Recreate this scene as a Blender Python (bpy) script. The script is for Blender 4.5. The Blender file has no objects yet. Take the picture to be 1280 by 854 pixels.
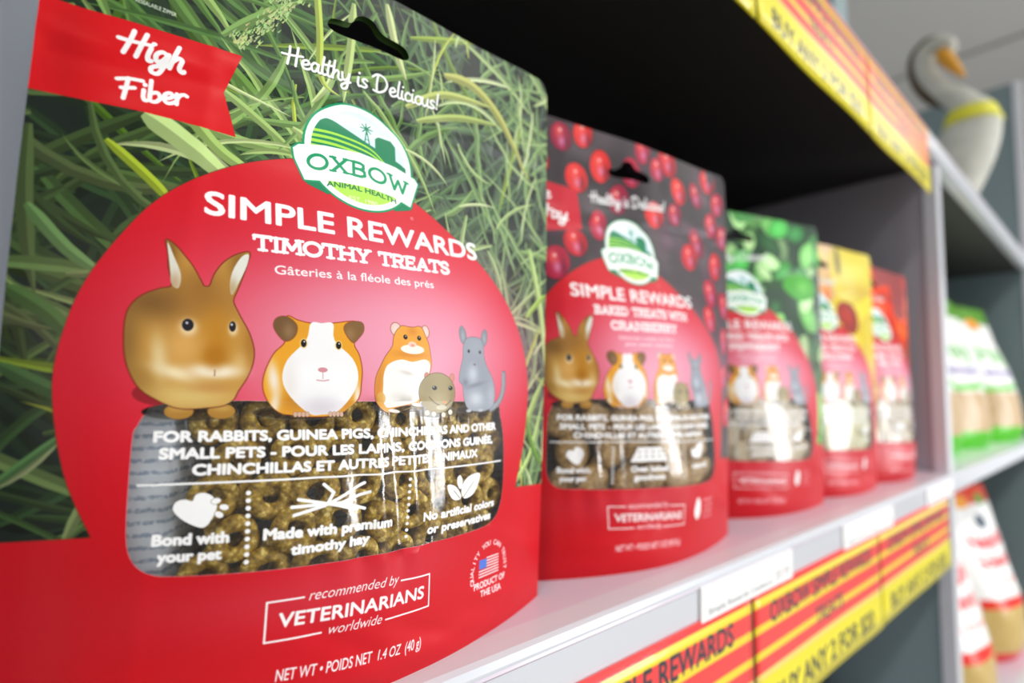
import bpy, bmesh, math, random
import numpy as np
from mathutils import Vector, Matrix
from mathutils.geometry import delaunay_2d_cdt
random.seed(7); rng = np.random.default_rng(7)
S = bpy.context.scene
COL = S.collection

# ------------------------------------------------------------------ camera
def cam_basis(yaw, pitch, roll):
    f = Vector((math.sin(yaw)*math.cos(pitch), math.cos(yaw)*math.cos(pitch), math.sin(pitch)))
    r = Vector((math.cos(yaw), -math.sin(yaw), 0)); u = r.cross(f)
    r2 = r*math.cos(roll)+u*math.sin(roll); u2 = -r*math.sin(roll)+u*math.cos(roll)
    return r2, u2, f
cd = bpy.data.cameras.new('camera'); cam = bpy.data.objects.new('camera', cd); COL.objects.link(cam); S.camera = cam
r_, u_, f_ = cam_basis(.6970, .0821, .0234)
m = Matrix((r_, u_, -f_)).transposed().to_4x4(); m.translation = Vector((.0255, -.1386, .0882)); cam.matrix_world = m
cd.sensor_width = 36; cd.lens = 36*653.97/1280; cd.clip_start = .01
cd.dof.use_dof = True; cd.dof.focus_distance = .157; cd.dof.aperture_fstop = 5.1

# ------------------------------------------------------------------ light
W = bpy.data.worlds.new('store_air'); S.world = W; W.use_nodes = True
W.node_tree.nodes['Background'].inputs[0].default_value = (.93, .97, 1, 1)
W.node_tree.nodes['Background'].inputs[1].default_value = .52
def area(name, loc, rot, sx, sy, power, col=(1, 1, 1)):
    l = bpy.data.lights.new(name, 'AREA'); l.shape = 'RECTANGLE'; l.size = sx; l.size_y = sy; l.energy = power; l.color = col
    o = bpy.data.objects.new(name, l); COL.objects.link(o); o.location = loc; o.rotation_euler = rot; return o
R = math.radians
area('ceiling_lamp', (.9, -.95, 1.52), (R(-28), 0, 0), 1.6, .18, 16, (1, .98, .94))
area('ceiling_lamp', (2.9, -.95, 1.52), (R(-28), 0, 0), 1.6, .18, 16, (1, .98, .94))
area('ceiling_lamp', (-1.3, -.8, 1.52), (R(-28), 0, 0), 1.6, .18, 14, (1, .98, .94))  # added fill, out of view: brightens the translucent left side panel
area('ceiling_lamp', (1.9, -2.2, 1.52), (R(-20), 0, 0), 3.2, .2, 24, (.96, .98, 1))
area('glare_softbox', (2.5, -2.5, .25), (R(90), 0, R(40)), .8, 1.5, 30, (.97, .98, 1))  # added softbox out of view, puts the glare streaks on the window films
S.view_settings.view_transform = 'Standard'; S.view_settings.look = 'None'
S.view_settings.exposure = 1.0; S.view_settings.gamma = 1; S.view_settings.use_curve_mapping = False
S.cycles.use_denoising = True
S.cycles.transparent_max_bounces = 12; S.cycles.caustics_reflective = False; S.cycles.caustics_refractive = False

# ------------------------------------------------------------------ helpers
def lin(c):
    c = np.asarray(c, float)/255.
    return tuple(np.where(c <= .04045, c/12.92, ((c+.055)/1.055)**2.4))
def mat(name, rgb, rough=.5, metal=0, spec=.5, bump=0, bscale=200, emit=None, coat=0, var=0, vscale=30):
    M = bpy.data.materials.new(name); M.use_nodes = True; nt = M.node_tree; b = nt.nodes['Principled BSDF']
    b.inputs['Base Color'].default_value = (*lin(rgb), 1); b.inputs['Roughness'].default_value = rough
    b.inputs['Metallic'].default_value = metal; b.inputs['Specular IOR Level'].default_value = spec
    b.inputs['Coat Weight'].default_value = coat; b.inputs['Coat Roughness'].default_value = .12
    if emit: b.inputs['Emission Color'].default_value = (*lin(rgb), 1); b.inputs['Emission Strength'].default_value = emit
    tc = nt.nodes.new('ShaderNodeTexCoord')
    if var:
        n = nt.nodes.new('ShaderNodeTexNoise'); n.inputs['Scale'].default_value = vscale; n.inputs['Detail'].default_value = 4
        nt.links.new(tc.outputs['Object'], n.inputs['Vector'])
        r = nt.nodes.new('ShaderNodeValToRGB'); c = np.array(lin(rgb))
        r.color_ramp.elements[0].position = .3; r.color_ramp.elements[1].position = .7
        r.color_ramp.elements[0].color = (*(c*(1-var)), 1); r.color_ramp.elements[1].color = (*np.minimum(c*(1+var), 1), 1)
        nt.links.new(n.outputs['Fac'], r.inputs['Fac']); nt.links.new(r.outputs['Color'], b.inputs['Base Color'])
    if bump:
        n = nt.nodes.new('ShaderNodeTexNoise'); n.inputs['Scale'].default_value = bscale; n.inputs['Detail'].default_value = 3
        nt.links.new(tc.outputs['Object'], n.inputs['Vector'])
        bp = nt.nodes.new('ShaderNodeBump'); bp.inputs['Strength'].default_value = bump; bp.inputs['Distance'].default_value = .001
        nt.links.new(n.outputs['Fac'], bp.inputs['Height']); nt.links.new(bp.outputs['Normal'], b.inputs['Normal'])
    return M
def link(name, me, material=None, parent=None, loc=(0, 0, 0), rz=0):
    if material is not None and not me.materials: me.materials.append(material)
    o = bpy.data.objects.new(name, me); COL.objects.link(o); o.location = loc; o.rotation_euler = (0, 0, rz)
    if parent: o.parent = parent
    return o
def tag(o, label=None, cat=None, group=None, kind=None):
    for k, v in (('label', label), ('category', cat), ('group', group), ('kind', kind)):
        if v: o[k] = v
    return o
def empty(name, loc, label, cat, group=None, rz=0):
    o = bpy.data.objects.new(name, None); COL.objects.link(o); o.location = loc; o.rotation_euler = (0, 0, rz); o.empty_display_size = .02
    return tag(o, label, cat, group)
def mesh(name, vs, fs, smooth=False):
    me = bpy.data.meshes.new(name); me.from_pydata([tuple(v) for v in vs], [], fs); me.update()
    if smooth: me.polygons.foreach_set('use_smooth', [True]*len(me.polygons))
    return me
def box_me(name, x0, x1, y0, y1, z0, z1, bev=.001, seg=2):
    bm = bmesh.new(); bmesh.ops.create_cube(bm, size=1)
    for v in bm.verts: v.co = Vector(((x0+x1)/2+v.co.x*(x1-x0), (y0+y1)/2+v.co.y*(y1-y0), (z0+z1)/2+v.co.z*(z1-z0)))
    if bev: bmesh.ops.bevel(bm, geom=bm.edges[:], offset=bev, segments=seg, affect='EDGES', profile=.6)
    me = bpy.data.meshes.new(name); bm.to_mesh(me); bm.free(); return me
def box(name, x0, x1, y0, y1, z0, z1, m, parent=None, bev=.001): return link(name, box_me(name, x0, x1, y0, y1, z0, z1, bev), m, parent)
def extrude_profile(name, prof, x0, x1, m, parent=None):
    """prof: closed list of (y,z), swept along x"""
    n = len(prof); vs = [(x0, y, z) for y, z in prof]+[(x1, y, z) for y, z in prof]
    fs = [(i, (i+1) % n, n+(i+1) % n, n+i) for i in range(n)]+[tuple(range(n))[::-1], tuple(range(n, 2*n))]
    me = mesh(name, vs, fs); bm = bmesh.new(); bm.from_mesh(me); bmesh.ops.recalc_face_normals(bm, faces=bm.faces); bm.to_mesh(me); bm.free()
    return link(name, me, m, parent)

# ------------------------------------------------------------------ print rasteriser (artwork is drawn in millimetres)
def crom(pts, n=6, closed=False):
    P = [np.array(p, float) for p in pts]; N = len(P); out = []
    for i in range(N if closed else N-1):
        g = (lambda k: P[k % N]) if closed else (lambda k: P[min(max(k, 0), N-1)])
        a, b, c, d = g(i-1), g(i), g(i+1), g(i+2)
        for j in range(n):
            t = j/n; out.append(.5*((2*b)+(-a+c)*t+(2*a-5*b+4*c-d)*t*t+(-a+3*b-3*c+d)*t**3))
    if not closed: out.append(P[-1])
    return [tuple(p) for p in out]
def ell(cx, cy, rx, ry, a=0, n=28):
    ca, sa = math.cos(a), math.sin(a)
    return [(cx+rx*math.cos(t)*ca-ry*math.sin(t)*sa, cy+rx*math.cos(t)*sa+ry*math.sin(t)*ca) for t in np.linspace(0, 2*math.pi, n, endpoint=False)]
_glyphs = {}
def glyph_edges(s):
    """boundary edges of Blender's built-in font for a string, plus its cap box"""
    if s in _glyphs: return _glyphs[s]
    c = bpy.data.curves.new('lettering', 'FONT'); c.body = s; c.resolution_u = 4
    o = bpy.data.objects.new('lettering', c); COL.objects.link(o); bpy.context.view_layer.update()
    me = o.to_mesh(); V = np.array([v.co[:2] for v in me.vertices]); cnt = {}
    for p in me.polygons:
        vs = list(p.vertices); A = sum(V[vs[i]][0]*V[vs[(i+1) % len(vs)]][1]-V[vs[(i+1) % len(vs)]][0]*V[vs[i]][1] for i in range(len(vs)))
        if A < 0: vs = vs[::-1]
        for i in range(len(vs)):
            a, b = vs[i], vs[(i+1) % len(vs)]
            if (b, a) in cnt: del cnt[(b, a)]
            else: cnt[(a, b)] = 1
    E_ = [(V[a], V[b]) for a, b in cnt]
    o.to_mesh_clear(); bpy.data.objects.remove(o); bpy.data.curves.remove(c)
    x0, x1 = V[:, 0].min(), V[:, 0].max()
    _glyphs[s] = (np.array(E_), x0, x1); return _glyphs[s]
class Art:
    def __init__(s, w, h, ppm, bg=(255, 255, 255)):
        s.w, s.h, s.k = w, h, ppm; s.W, s.H = int(round(w*ppm)), int(round(h*ppm))
        s.rgb = np.empty((s.H, s.W, 3), np.float32); s.rgb[:] = np.array(bg)/255.
        s.al = np.ones((s.H, s.W), np.float32)
    def cover(s, edges, dil=0):
        """signed-area coverage of directed edges (mm) -> mask, y0, x0"""
        E = np.asarray(edges, float)*s.k
        if not len(E): return None
        pad = 2+int(math.ceil(dil*s.k))
        x0 = int(math.floor(E[:, :, 0].min()))-pad; x1 = int(math.ceil(E[:, :, 0].max()))+pad+1
        y0 = int(math.floor(E[:, :, 1].min()))-pad; y1 = int(math.ceil(E[:, :, 1].max()))+pad+1
        cx0, cx1, cy0, cy1 = max(x0, 0), min(x1, s.W), max(y0, 0), min(y1, s.H)
        if cx0 >= cx1 or cy0 >= cy1: return None
        SS = 4; h, w = y1-y0, x1-x0; acc = np.zeros((h, w+2), np.float32)
        ax, ay, bx, by = E[:, 0, 0]-x0, (E[:, 0, 1]-y0)*SS, E[:, 1, 0]-x0, (E[:, 1, 1]-y0)*SS
        d = np.sign(ay-by); lo = np.ceil(np.minimum(ay, by)-.5).astype(int); hi = np.ceil(np.maximum(ay, by)-.5).astype(int)
        n = hi-lo; ok = n > 0
        ax, ay, bx, by, d, lo, n = [q[ok] for q in (ax, ay, bx, by, d, lo, n)]
        if len(n):
            idx = np.repeat(np.arange(len(n)), n); st = np.cumsum(n)-n; row = np.arange(n.sum())-st[idx]+lo[idx]
            t = (row+.5-ay[idx])/(by[idx]-ay[idx]); xc = ax[idx]+t*(bx[idx]-ax[idx]); ix = np.floor(xc).astype(int); fr = xc-ix
            rr = row//SS; np.add.at(acc, (rr, ix), d[idx]*(1-fr)/SS); np.add.at(acc, (rr, ix+1), d[idx]*fr/SS)
        m = np.clip(np.abs(np.cumsum(acc, 1)[:, :w]), 0, 1)
        if dil:
            r = dil*s.k; base = m.copy()
            for t in np.linspace(0, 2*math.pi, 12, endpoint=False):
                dx, dy = r*math.cos(t), r*math.sin(t); i, j = int(math.floor(dx)), int(math.floor(dy)); fx, fy = dx-i, dy-j
                sh = (1-fy)*((1-fx)*np.roll(base, (j, i), (0, 1))+fx*np.roll(base, (j, i+1), (0, 1)))+fy*((1-fx)*np.roll(base, (j+1, i), (0, 1))+fx*np.roll(base, (j+1, i+1), (0, 1)))
                m = np.maximum(m, sh)
        return m[cy0-y0:cy1-y0, cx0-x0:cx1-x0], cy0, cx0
    def put(s, c, col, a=1., alpha=None):
        if c is None: return
        m, y, x = c; h, w = m.shape; v = s.rgb[y:y+h, x:x+w]; q = (m*a)[..., None]
        v += (np.array(col, np.float32)/255.-v)*q
        if alpha is not None: t = s.al[y:y+h, x:x+w]; t += (alpha-t)*m*a
    @staticmethod
    def ed(p):
        p = np.asarray(p, float); return np.stack([p, np.roll(p, -1, 0)], 1)
    def poly(s, p, col, a=1., dil=0, alpha=None): s.put(s.cover(s.ed(p), dil), col, a, alpha)
    def stroke_edges(s, p, w, w1=None, caps=True):
        p = np.asarray(p, float); n = len(p); w1 = w if w1 is None else w1; out = []
        ws = np.linspace(w, w1, n)/2
        for i in range(n-1):
            d = p[i+1]-p[i]; L = np.hypot(*d)
            if L < 1e-6: continue
            nn = np.array([-d[1], d[0]])/L; q = [p[i]+nn*ws[i], p[i]-nn*ws[i], p[i+1]-nn*ws[i+1], p[i+1]+nn*ws[i+1]]
            out.append(s.ed(q))
        if caps:
            for i in range(n):
                if ws[i]*s.k > .4: out.append(s.ed(ell(p[i][0], p[i][1], ws[i], ws[i], 0, 12)))
        return np.concatenate(out) if out else np.zeros((0, 2, 2))
    def stroke(s, p, w, col, w1=None, a=1., alpha=None): s.put(s.cover(s.stroke_edges(p, w, w1)), col, a, alpha)
    def shape(s, p, col, blobs=(), a=1., edge=None, dil=0, alpha=None):
        """filled shape whose colour is varied by soft blobs (x,y,rx,ry,colour,strength[,angle])"""
        if edge: s.poly(p, edge[0], a*edge[2], edge[1])
        c = s.cover(s.ed(p), dil)
        if c is None: return
        m, y, x = c; h, w = m.shape; yy, xx = np.mgrid[y:y+h, x:x+w]; xx = (xx+.5)/s.k; yy = (yy+.5)/s.k
        C = np.empty((h, w, 3), np.float32); C[:] = np.array(col)/255.
        for b in blobs:
            bx, by, rx, ry, bc, st = b[:6]; an = b[6] if len(b) > 6 else 0; ca, sa = math.cos(an), math.sin(an)
            dx, dy = xx-bx, yy-by; g = np.exp(-(((dx*ca+dy*sa)/rx)**2+((-dx*sa+dy*ca)/ry)**2)**1.08)*st
            C += (np.array(bc)/255.-C)*g[..., None]
        v = s.rgb[y:y+h, x:x+w]; v += (C-v)*(m*a)[..., None]
        if alpha is not None: t = s.al[y:y+h, x:x+w]; t += (alpha-t)*m*a
    def glow(s, x, y, rx, ry, col, st, power=1.3):
        x0, x1 = max(0, int((x-3*rx)*s.k)), min(s.W, int((x+3*rx)*s.k)); y0, y1 = max(0, int((y-3*ry)*s.k)), min(s.H, int((y+3*ry)*s.k))
        if x0 >= x1 or y0 >= y1: return
        yy, xx = np.mgrid[y0:y1, x0:x1]; g = np.exp(-((((xx/s.k-x)/rx)**2+((yy/s.k-y)/ry)**2)**power))*st
        v = s.rgb[y0:y1, x0:x1]; v += (np.array(col, np.float32)/255.-v)*g[..., None]
    def text(s, t, x0, y0, x1, y1, h, col=(255, 255, 255), bold=0, a=1., bend=0, alpha=None, shear=0):
        """string fitted between two baseline points, capital height h; bend = sag of the baseline"""
        E, g0, g1 = glyph_edges(t); sx = (math.hypot(x1-x0, y1-y0)-0)/(g1-g0); sy = h/.69; an = math.atan2(y1-y0, x1-x0)
        q = E.copy(); X = (E[:, :, 0]-g0)*sx+E[:, :, 1]*sy*shear; Y = E[:, :, 1]*sy
        L = math.hypot(x1-x0, y1-y0); Y = Y+bend*(4*(X/L)*(1-X/L))
        q[:, :, 0] = x0+X*math.cos(an)-Y*math.sin(an); q[:, :, 1] = y0+X*math.sin(an)+Y*math.cos(an)
        s.put(s.cover(q, bold), col, a, alpha)
    def arc_text(s, t, cx, cy, r, a0, a1, h, col=(255, 255, 255), bold=0, alpha=None):
        n = len(t)
        for i, ch in enumerate(t):
            if ch == ' ': continue
            an = a0+(a1-a0)*i/(n-1); E, g0, g1 = glyph_edges(ch); sc = h/.69
            X = (E[:, :, 0]-(g0+g1)/2)*sc; Y = E[:, :, 1]*sc; q = E.copy(); t_ = an-math.pi/2
            px, py = cx+r*math.cos(an), cy+r*math.sin(an)
            q[:, :, 0] = px+X*math.cos(t_)-Y*math.sin(t_); q[:, :, 1] = py+X*math.sin(t_)+Y*math.cos(t_)
            s.put(s.cover(q, bold), col, 1, alpha)
    def image(s, name):
        im = bpy.data.images.new(name, s.W, s.H, alpha=True); im.alpha_mode = 'CHANNEL_PACKED'
        buf = np.ones((s.H, s.W, 4), np.float32); buf[..., :3] = np.clip(s.rgb, 0, 1); buf[..., 3] = s.al
        im.pixels.foreach_set(buf.ravel()); im.update(); im.pack(); return im

# handwriting, drawn as strokes in a unit box (x-height about .5, capitals 1)
HW = {
 'H': (.55, [[(.08, .98), (.06, .5), (.0, 0)], [(.4, 1.02), (.36, .5), (.32, .0)], [(-.22, .5), (.1, .52), (.6, .62)]]),
 'F': (.55, [[(.16, .95), (.1, .5), (.02, 0)], [(-.16, .86), (.2, .93), (.58, .9)], [(-.04, .48), (.12, .5), (.34, .54)]]),
 'D': (.72, [[(.14, .9), (.1, .5), (.1, .05)], [(-.12, .78), (.1, .98), (.42, .92), (.6, .6), (.5, .22), (.22, .0), (-.06, .04)]]),
 'M': (.8, [[(.02, 0), (.1, .5), (.16, .95), (.3, .45), (.38, .3), (.5, .6), (.62, .95), (.66, .5), (.7, 0)]]),
 'i': (.2, [[(.06, .5), (.04, .2), (.08, .02), (.16, .03)], [(.09, .72), (.1, .75)]]),
 'g': (.42, [[(.3, .42), (.16, .5), (.03, .32), (.08, .1), (.22, .14), (.32, .44)], [(.33, .48), (.3, .0), (.22, -.36), (.06, -.38), (.02, -.2), (.2, -.04), (.4, .06)]]),
 'h': (.42, [[(.1, .98), (.06, .5), (.03, 0)], [(.05, .25), (.18, .48), (.28, .42), (.27, .1), (.36, .0), (.42, .04)]]),
 'b': (.42, [[(.08, .98), (.05, .5), (.04, .06), (.2, .0), (.34, .2), (.26, .44), (.07, .38)]]),
 'e': (.38, [[(.03, .22), (.2, .26), (.31, .38), (.22, .5), (.08, .42), (.03, .2), (.12, .02), (.26, .03), (.38, .12)]]),
 'r': (.36, [[(.05, .5), (.05, .25), (.03, 0)], [(.05, .25), (.14, .44), (.28, .5), (.36, .44)]]),
 'a': (.42, [[(.3, .42), (.16, .5), (.03, .3), (.08, .04), (.2, .06), (.3, .3), (.32, .46)], [(.32, .46), (.3, .14), (.36, .02), (.44, .06)]]),
 'l': (.22, [[(.12, .98), (.07, .5), (.06, .14), (.12, .01), (.22, .06)]]),
 't': (.26, [[(.14, .86), (.09, .5), (.07, .1), (.14, .0), (.24, .05)], [(-.06, .58), (.1, .6), (.34, .64)]]),
 'y': (.4, [[(.02, .48), (.05, .16), (.16, .08), (.28, .24), (.34, .48)], [(.34, .48), (.3, .05), (.22, -.34), (.06, -.42), (.0, -.26), (.16, -.08), (.4, .04)]]),
 's': (.34, [[(.28, .44), (.16, .5), (.05, .38), (.14, .26), (.26, .14), (.16, .01), (.0, .04)]]),
 'c': (.34, [[(.28, .42), (.16, .5), (.03, .3), (.08, .04), (.22, .02), (.34, .1)]]),
 'o': (.38, [[(.2, .5), (.05, .38), (.05, .1), (.2, .0), (.34, .16), (.32, .4), (.2, .5), (.3, .46), (.4, .46)]]),
 'u': (.42, [[(.03, .48), (.03, .14), (.14, .01), (.28, .16), (.32, .48)], [(.32, .48), (.31, .12), (.38, .01), (.44, .06)]]),
 '!': (.2, [[(.14, .98), (.1, .6), (.08, .3)], [(.05, .05), (.06, .07)]]),
 'd': (.42, [[(.3, .42), (.16, .5), (.03, .3), (.08, .04), (.2, .06), (.3, .3), (.36, .98)], [(.33, .6), (.3, .14), (.36, .02), (.44, .06)]]),
 'w': (.56, [[(.03, .48), (.08, .04), (.24, .38), (.3, .04), (.5, .5)]]),
 '/': (.3, [[(.0, -.05), (.26, 1.0)]]), ' ': (.3, [])}
def hand(A, t, x0, y0, x1, y1, h, wd, col=(250, 250, 250), shear=.12, alpha=None, shadow=False, xs=None):
    tot = sum(HW[c][0] for c in t); L = math.hypot(x1-x0, y1-y0); sx = L/tot; an = math.atan2(y1-y0, x1-x0); x = 0; E = []
    for c in t:
        wc, ss = HW[c]
        for st in ss:
            pts = [((x+px)*sx+py*h*shear, py*h) for px, py in st]
            q = [(x0+X*math.cos(an)-Y*math.sin(an), y0+X*math.sin(an)+Y*math.cos(an)) for X, Y in pts]
            E.append(A.stroke_edges(crom(q, 5), wd))
        x += wc
    E = np.concatenate(E)
    if shadow: A.put(A.cover(E+np.array([.35, -.35])), (35, 45, 30), .55)
    A.put(A.cover(E), col, 1, alpha)
# slab serif capitals as strokes
SL = {'T': (.72, [[(.36, 0), (.36, 1)], [(0, 1), (.72, 1)]], [(.36, 0)], [(0, 1), (.72, 1)]), 'I': (.3, [[(.15, 0), (.15, 1)]], [(.15, 0), (.15, 1)], []),
 'M': (.95, [[(.1, 0), (.14, 1), (.475, .25), (.81, 1), (.85, 0)]], [(.1, 0), (.85, 0), (.12, 1), (.83, 1)], []),
 'O': (.85, [ell(.425, .5, .4, .5, 0, 20)+[(.825, .5)]], [], []), 'H': (.85, [[(.12, 0), (.12, 1)], [(.73, 0), (.73, 1)], [(.12, .5), (.73, .5)]], [(.12, 0), (.12, 1), (.73, 0), (.73, 1)], []),
 'Y': (.78, [[(.39, 0), (.39, .45), (.08, 1)], [(.39, .45), (.7, 1)]], [(.39, 0), (.1, 1), (.68, 1)], []),
 'R': (.76, [[(.12, 0), (.12, 1), (.42, 1)]+ell(.42, .76, .22, .24, math.pi/2, 12)[::-1][4:12][:0]+[(.6, .95), (.66, .76), (.6, .57), (.42, .5), (.12, .5)], [(.42, .5), (.68, 0)]], [(.12, 0), (.66, 0), (.1, 1)], []),
 'E': (.66, [[(.6, 1), (.12, 1), (.12, 0), (.6, 0)], [(.12, .52), (.48, .52)]], [(.1, 0), (.1, 1)], [(.6, 1), (.6, 0)]),
 'A': (.84, [[(.1, 0), (.42, 1), (.74, 0)], [(.22, .34), (.62, .34)]], [(.1, 0), (.74, 0)], []),
 'S': (.62, [crom([(.55, .8), (.45, .97), (.25, 1.0), (.08, .85), (.12, .6), (.32, .5), (.52, .4), (.56, .15), (.38, .0), (.16, .02), (.06, .2)], 4)], [], []),
 'B': (.72, [[(.12, 0), (.12, 1), (.42, 1), (.58, .9), (.58, .62), (.42, .53), (.12, .53)], [(.42, .53), (.62, .42), (.64, .12), (.45, 0), (.12, 0)]], [(.1, 0), (.1, 1)], []),
 'K': (.76, [[(.12, 0), (.12, 1)], [(.62, 1), (.16, .45)], [(.28, .56), (.66, 0)]], [(.12, 0), (.12, 1), (.62, 1), (.66, 0)], []),
 'D': (.8, [[(.12, 0), (.12, 1), (.4, 1), (.64, .82), (.7, .5), (.64, .18), (.4, 0), (.12, 0)]], [(.1, 0), (.1, 1)], []),
 'W': (1.05, [[(.08, 1), (.3, 0), (.52, .8), (.74, 0), (.96, 1)]], [(.08, 1), (.96, 1)], []),
 'C': (.76, [crom([(.66, .8), (.5, .98), (.28, .95), (.1, .7), (.08, .4), (.22, .08), (.48, .0), (.68, .18)], 4)], [], [(.66, .84)]),
 'N': (.86, [[(.12, 0), (.12, 1), (.72, 0), (.72, 1)]], [(.12, 0), (.1, 1), (.72, 1)], []),
 'P': (.7, [[(.12, 0), (.12, 1), (.42, 1), (.6, .92), (.64, .74), (.58, .55), (.42, .48), (.12, .48)]], [(.12, 0), (.1, 1)], []),
 'G': (.8, [crom([(.66, .8), (.5, .98), (.28, .95), (.1, .7), (.08, .4), (.22, .08), (.48, .0), (.68, .14)], 4), [(.68, .14), (.68, .45), (.48, .45)]], [], []),
 'L': (.64, [[(.12, 1), (.12, 0), (.58, 0)]], [(.12, 1), (.1, 0)], [(.58, 0)]), '&': (.8, [crom([(.74, .05), (.3, .6), (.25, .88), (.4, 1), (.52, .85), (.3, .6), (.08, .3), (.2, .0), (.5, .05), (.7, .45)], 4)], [], []),
 'X': (.8, [[(.1, 0), (.7, 1)], [(.1, 1), (.7, 0)]], [(.1, 0), (.7, 0), (.1, 1), (.7, 1)], []), ' ': (.4, [], [], [])}
def slab(A, t, x0, y0, x1, y1, h, wd, col=(255, 255, 255), serif=.17, bend=0, gap=.08, alpha=None, thin=None):
    tot = sum(SL[c][0]+gap for c in t)-gap; L = math.hypot(x1-x0, y1-y0); sx = L/tot; an = math.atan2(y1-y0, x1-x0); x = 0; E = []
    H = h-wd
    for c in t:
        wc, ss, hs, vs = SL[c]; segs = [(s_, wd) for s_ in ss]+[([(a-serif, b), (a+serif, b)], wd*.72) for a, b in hs]+[([(a, b), (a, b+(-.24 if b > .5 else .24))], wd*.72) for a, b in vs]
        for st, w_ in segs:
            pts = [((x+px)*sx, wd/2+py*H) for px, py in st]; pts = [(X, Y+bend*4*(X/L)*(1-X/L)) for X, Y in pts]
            E.append(A.stroke_edges([(x0+X*math.cos(an)-Y*math.sin(an), y0+X*math.sin(an)+Y*math.cos(an)) for X, Y in pts], w_))
        x += wc+gap
    A.put(A.cover(np.concatenate(E)), col, 1, alpha)

# ------------------------------------------------------------------ the artwork of the pouches, bag space: u 0..168, v 0..225 mm
WIN = [(24.7, 73.6), (24.5, 61.9), (24.6, 51.6), (25.3, 46.4), (27.1, 43.1), (30.2, 41.1), (34.1, 40.5), (44.9, 40.0), (67.0, 39.3), (80.3, 39.0), (102.1, 38.4), (121.7, 37.9), (130.1, 38.7), (134.8, 42.2), (137.1, 49.6), (137.4, 58.9), (136.7, 69.2), (134.8, 76.3), (131.9, 81.3), (110.9, 82.1), (76.2, 82.3), (52.1, 82.3), (44.7, 82.3), (29.8, 81.3), (26.8, 78.9), (25.4, 76.0)]
ARCH = [(18.3, 50.6), (12.6, 65.7), (9.5, 85.8), (11.1, 101.0), (14.6, 112.9), (21.3, 126.1), (27.3, 134.7), (35.5, 142.2), (46.7, 149.3), (59.4, 154.4), (72, 156.5), (86, 154.5), (97.2, 150.4), (108.7, 144.8), (126.2, 133.0), (141.8, 118.1), (150.8, 102.7), (155.0, 85.3), (152.6, 64.0), (146.2, 48.3)]
def blade(A, pts, w, col, tip=.5):
    """one grass blade: pointed at the end, lit half and shaded half"""
    p = np.asarray(pts, float); n = len(p); d = np.gradient(p, axis=0); L = np.hypot(d[:, 0], d[:, 1])+1e-9; nn = np.stack([-d[:, 1]/L, d[:, 0]/L], 1)
    t = np.linspace(0, 1, n); ws = (w/2*np.minimum(1, (1-t)*2.6)**.8*np.minimum(1, .45+t*3))[:, None]
    A.poly(np.concatenate([p+nn*ws, (p-nn*ws)[::-1]]), [q*.86 for q in col]); A.poly(np.concatenate([p+nn*ws, (p+nn*ws*.1)[::-1]]), [min(255, q*1.1+4) for q in col])
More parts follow.
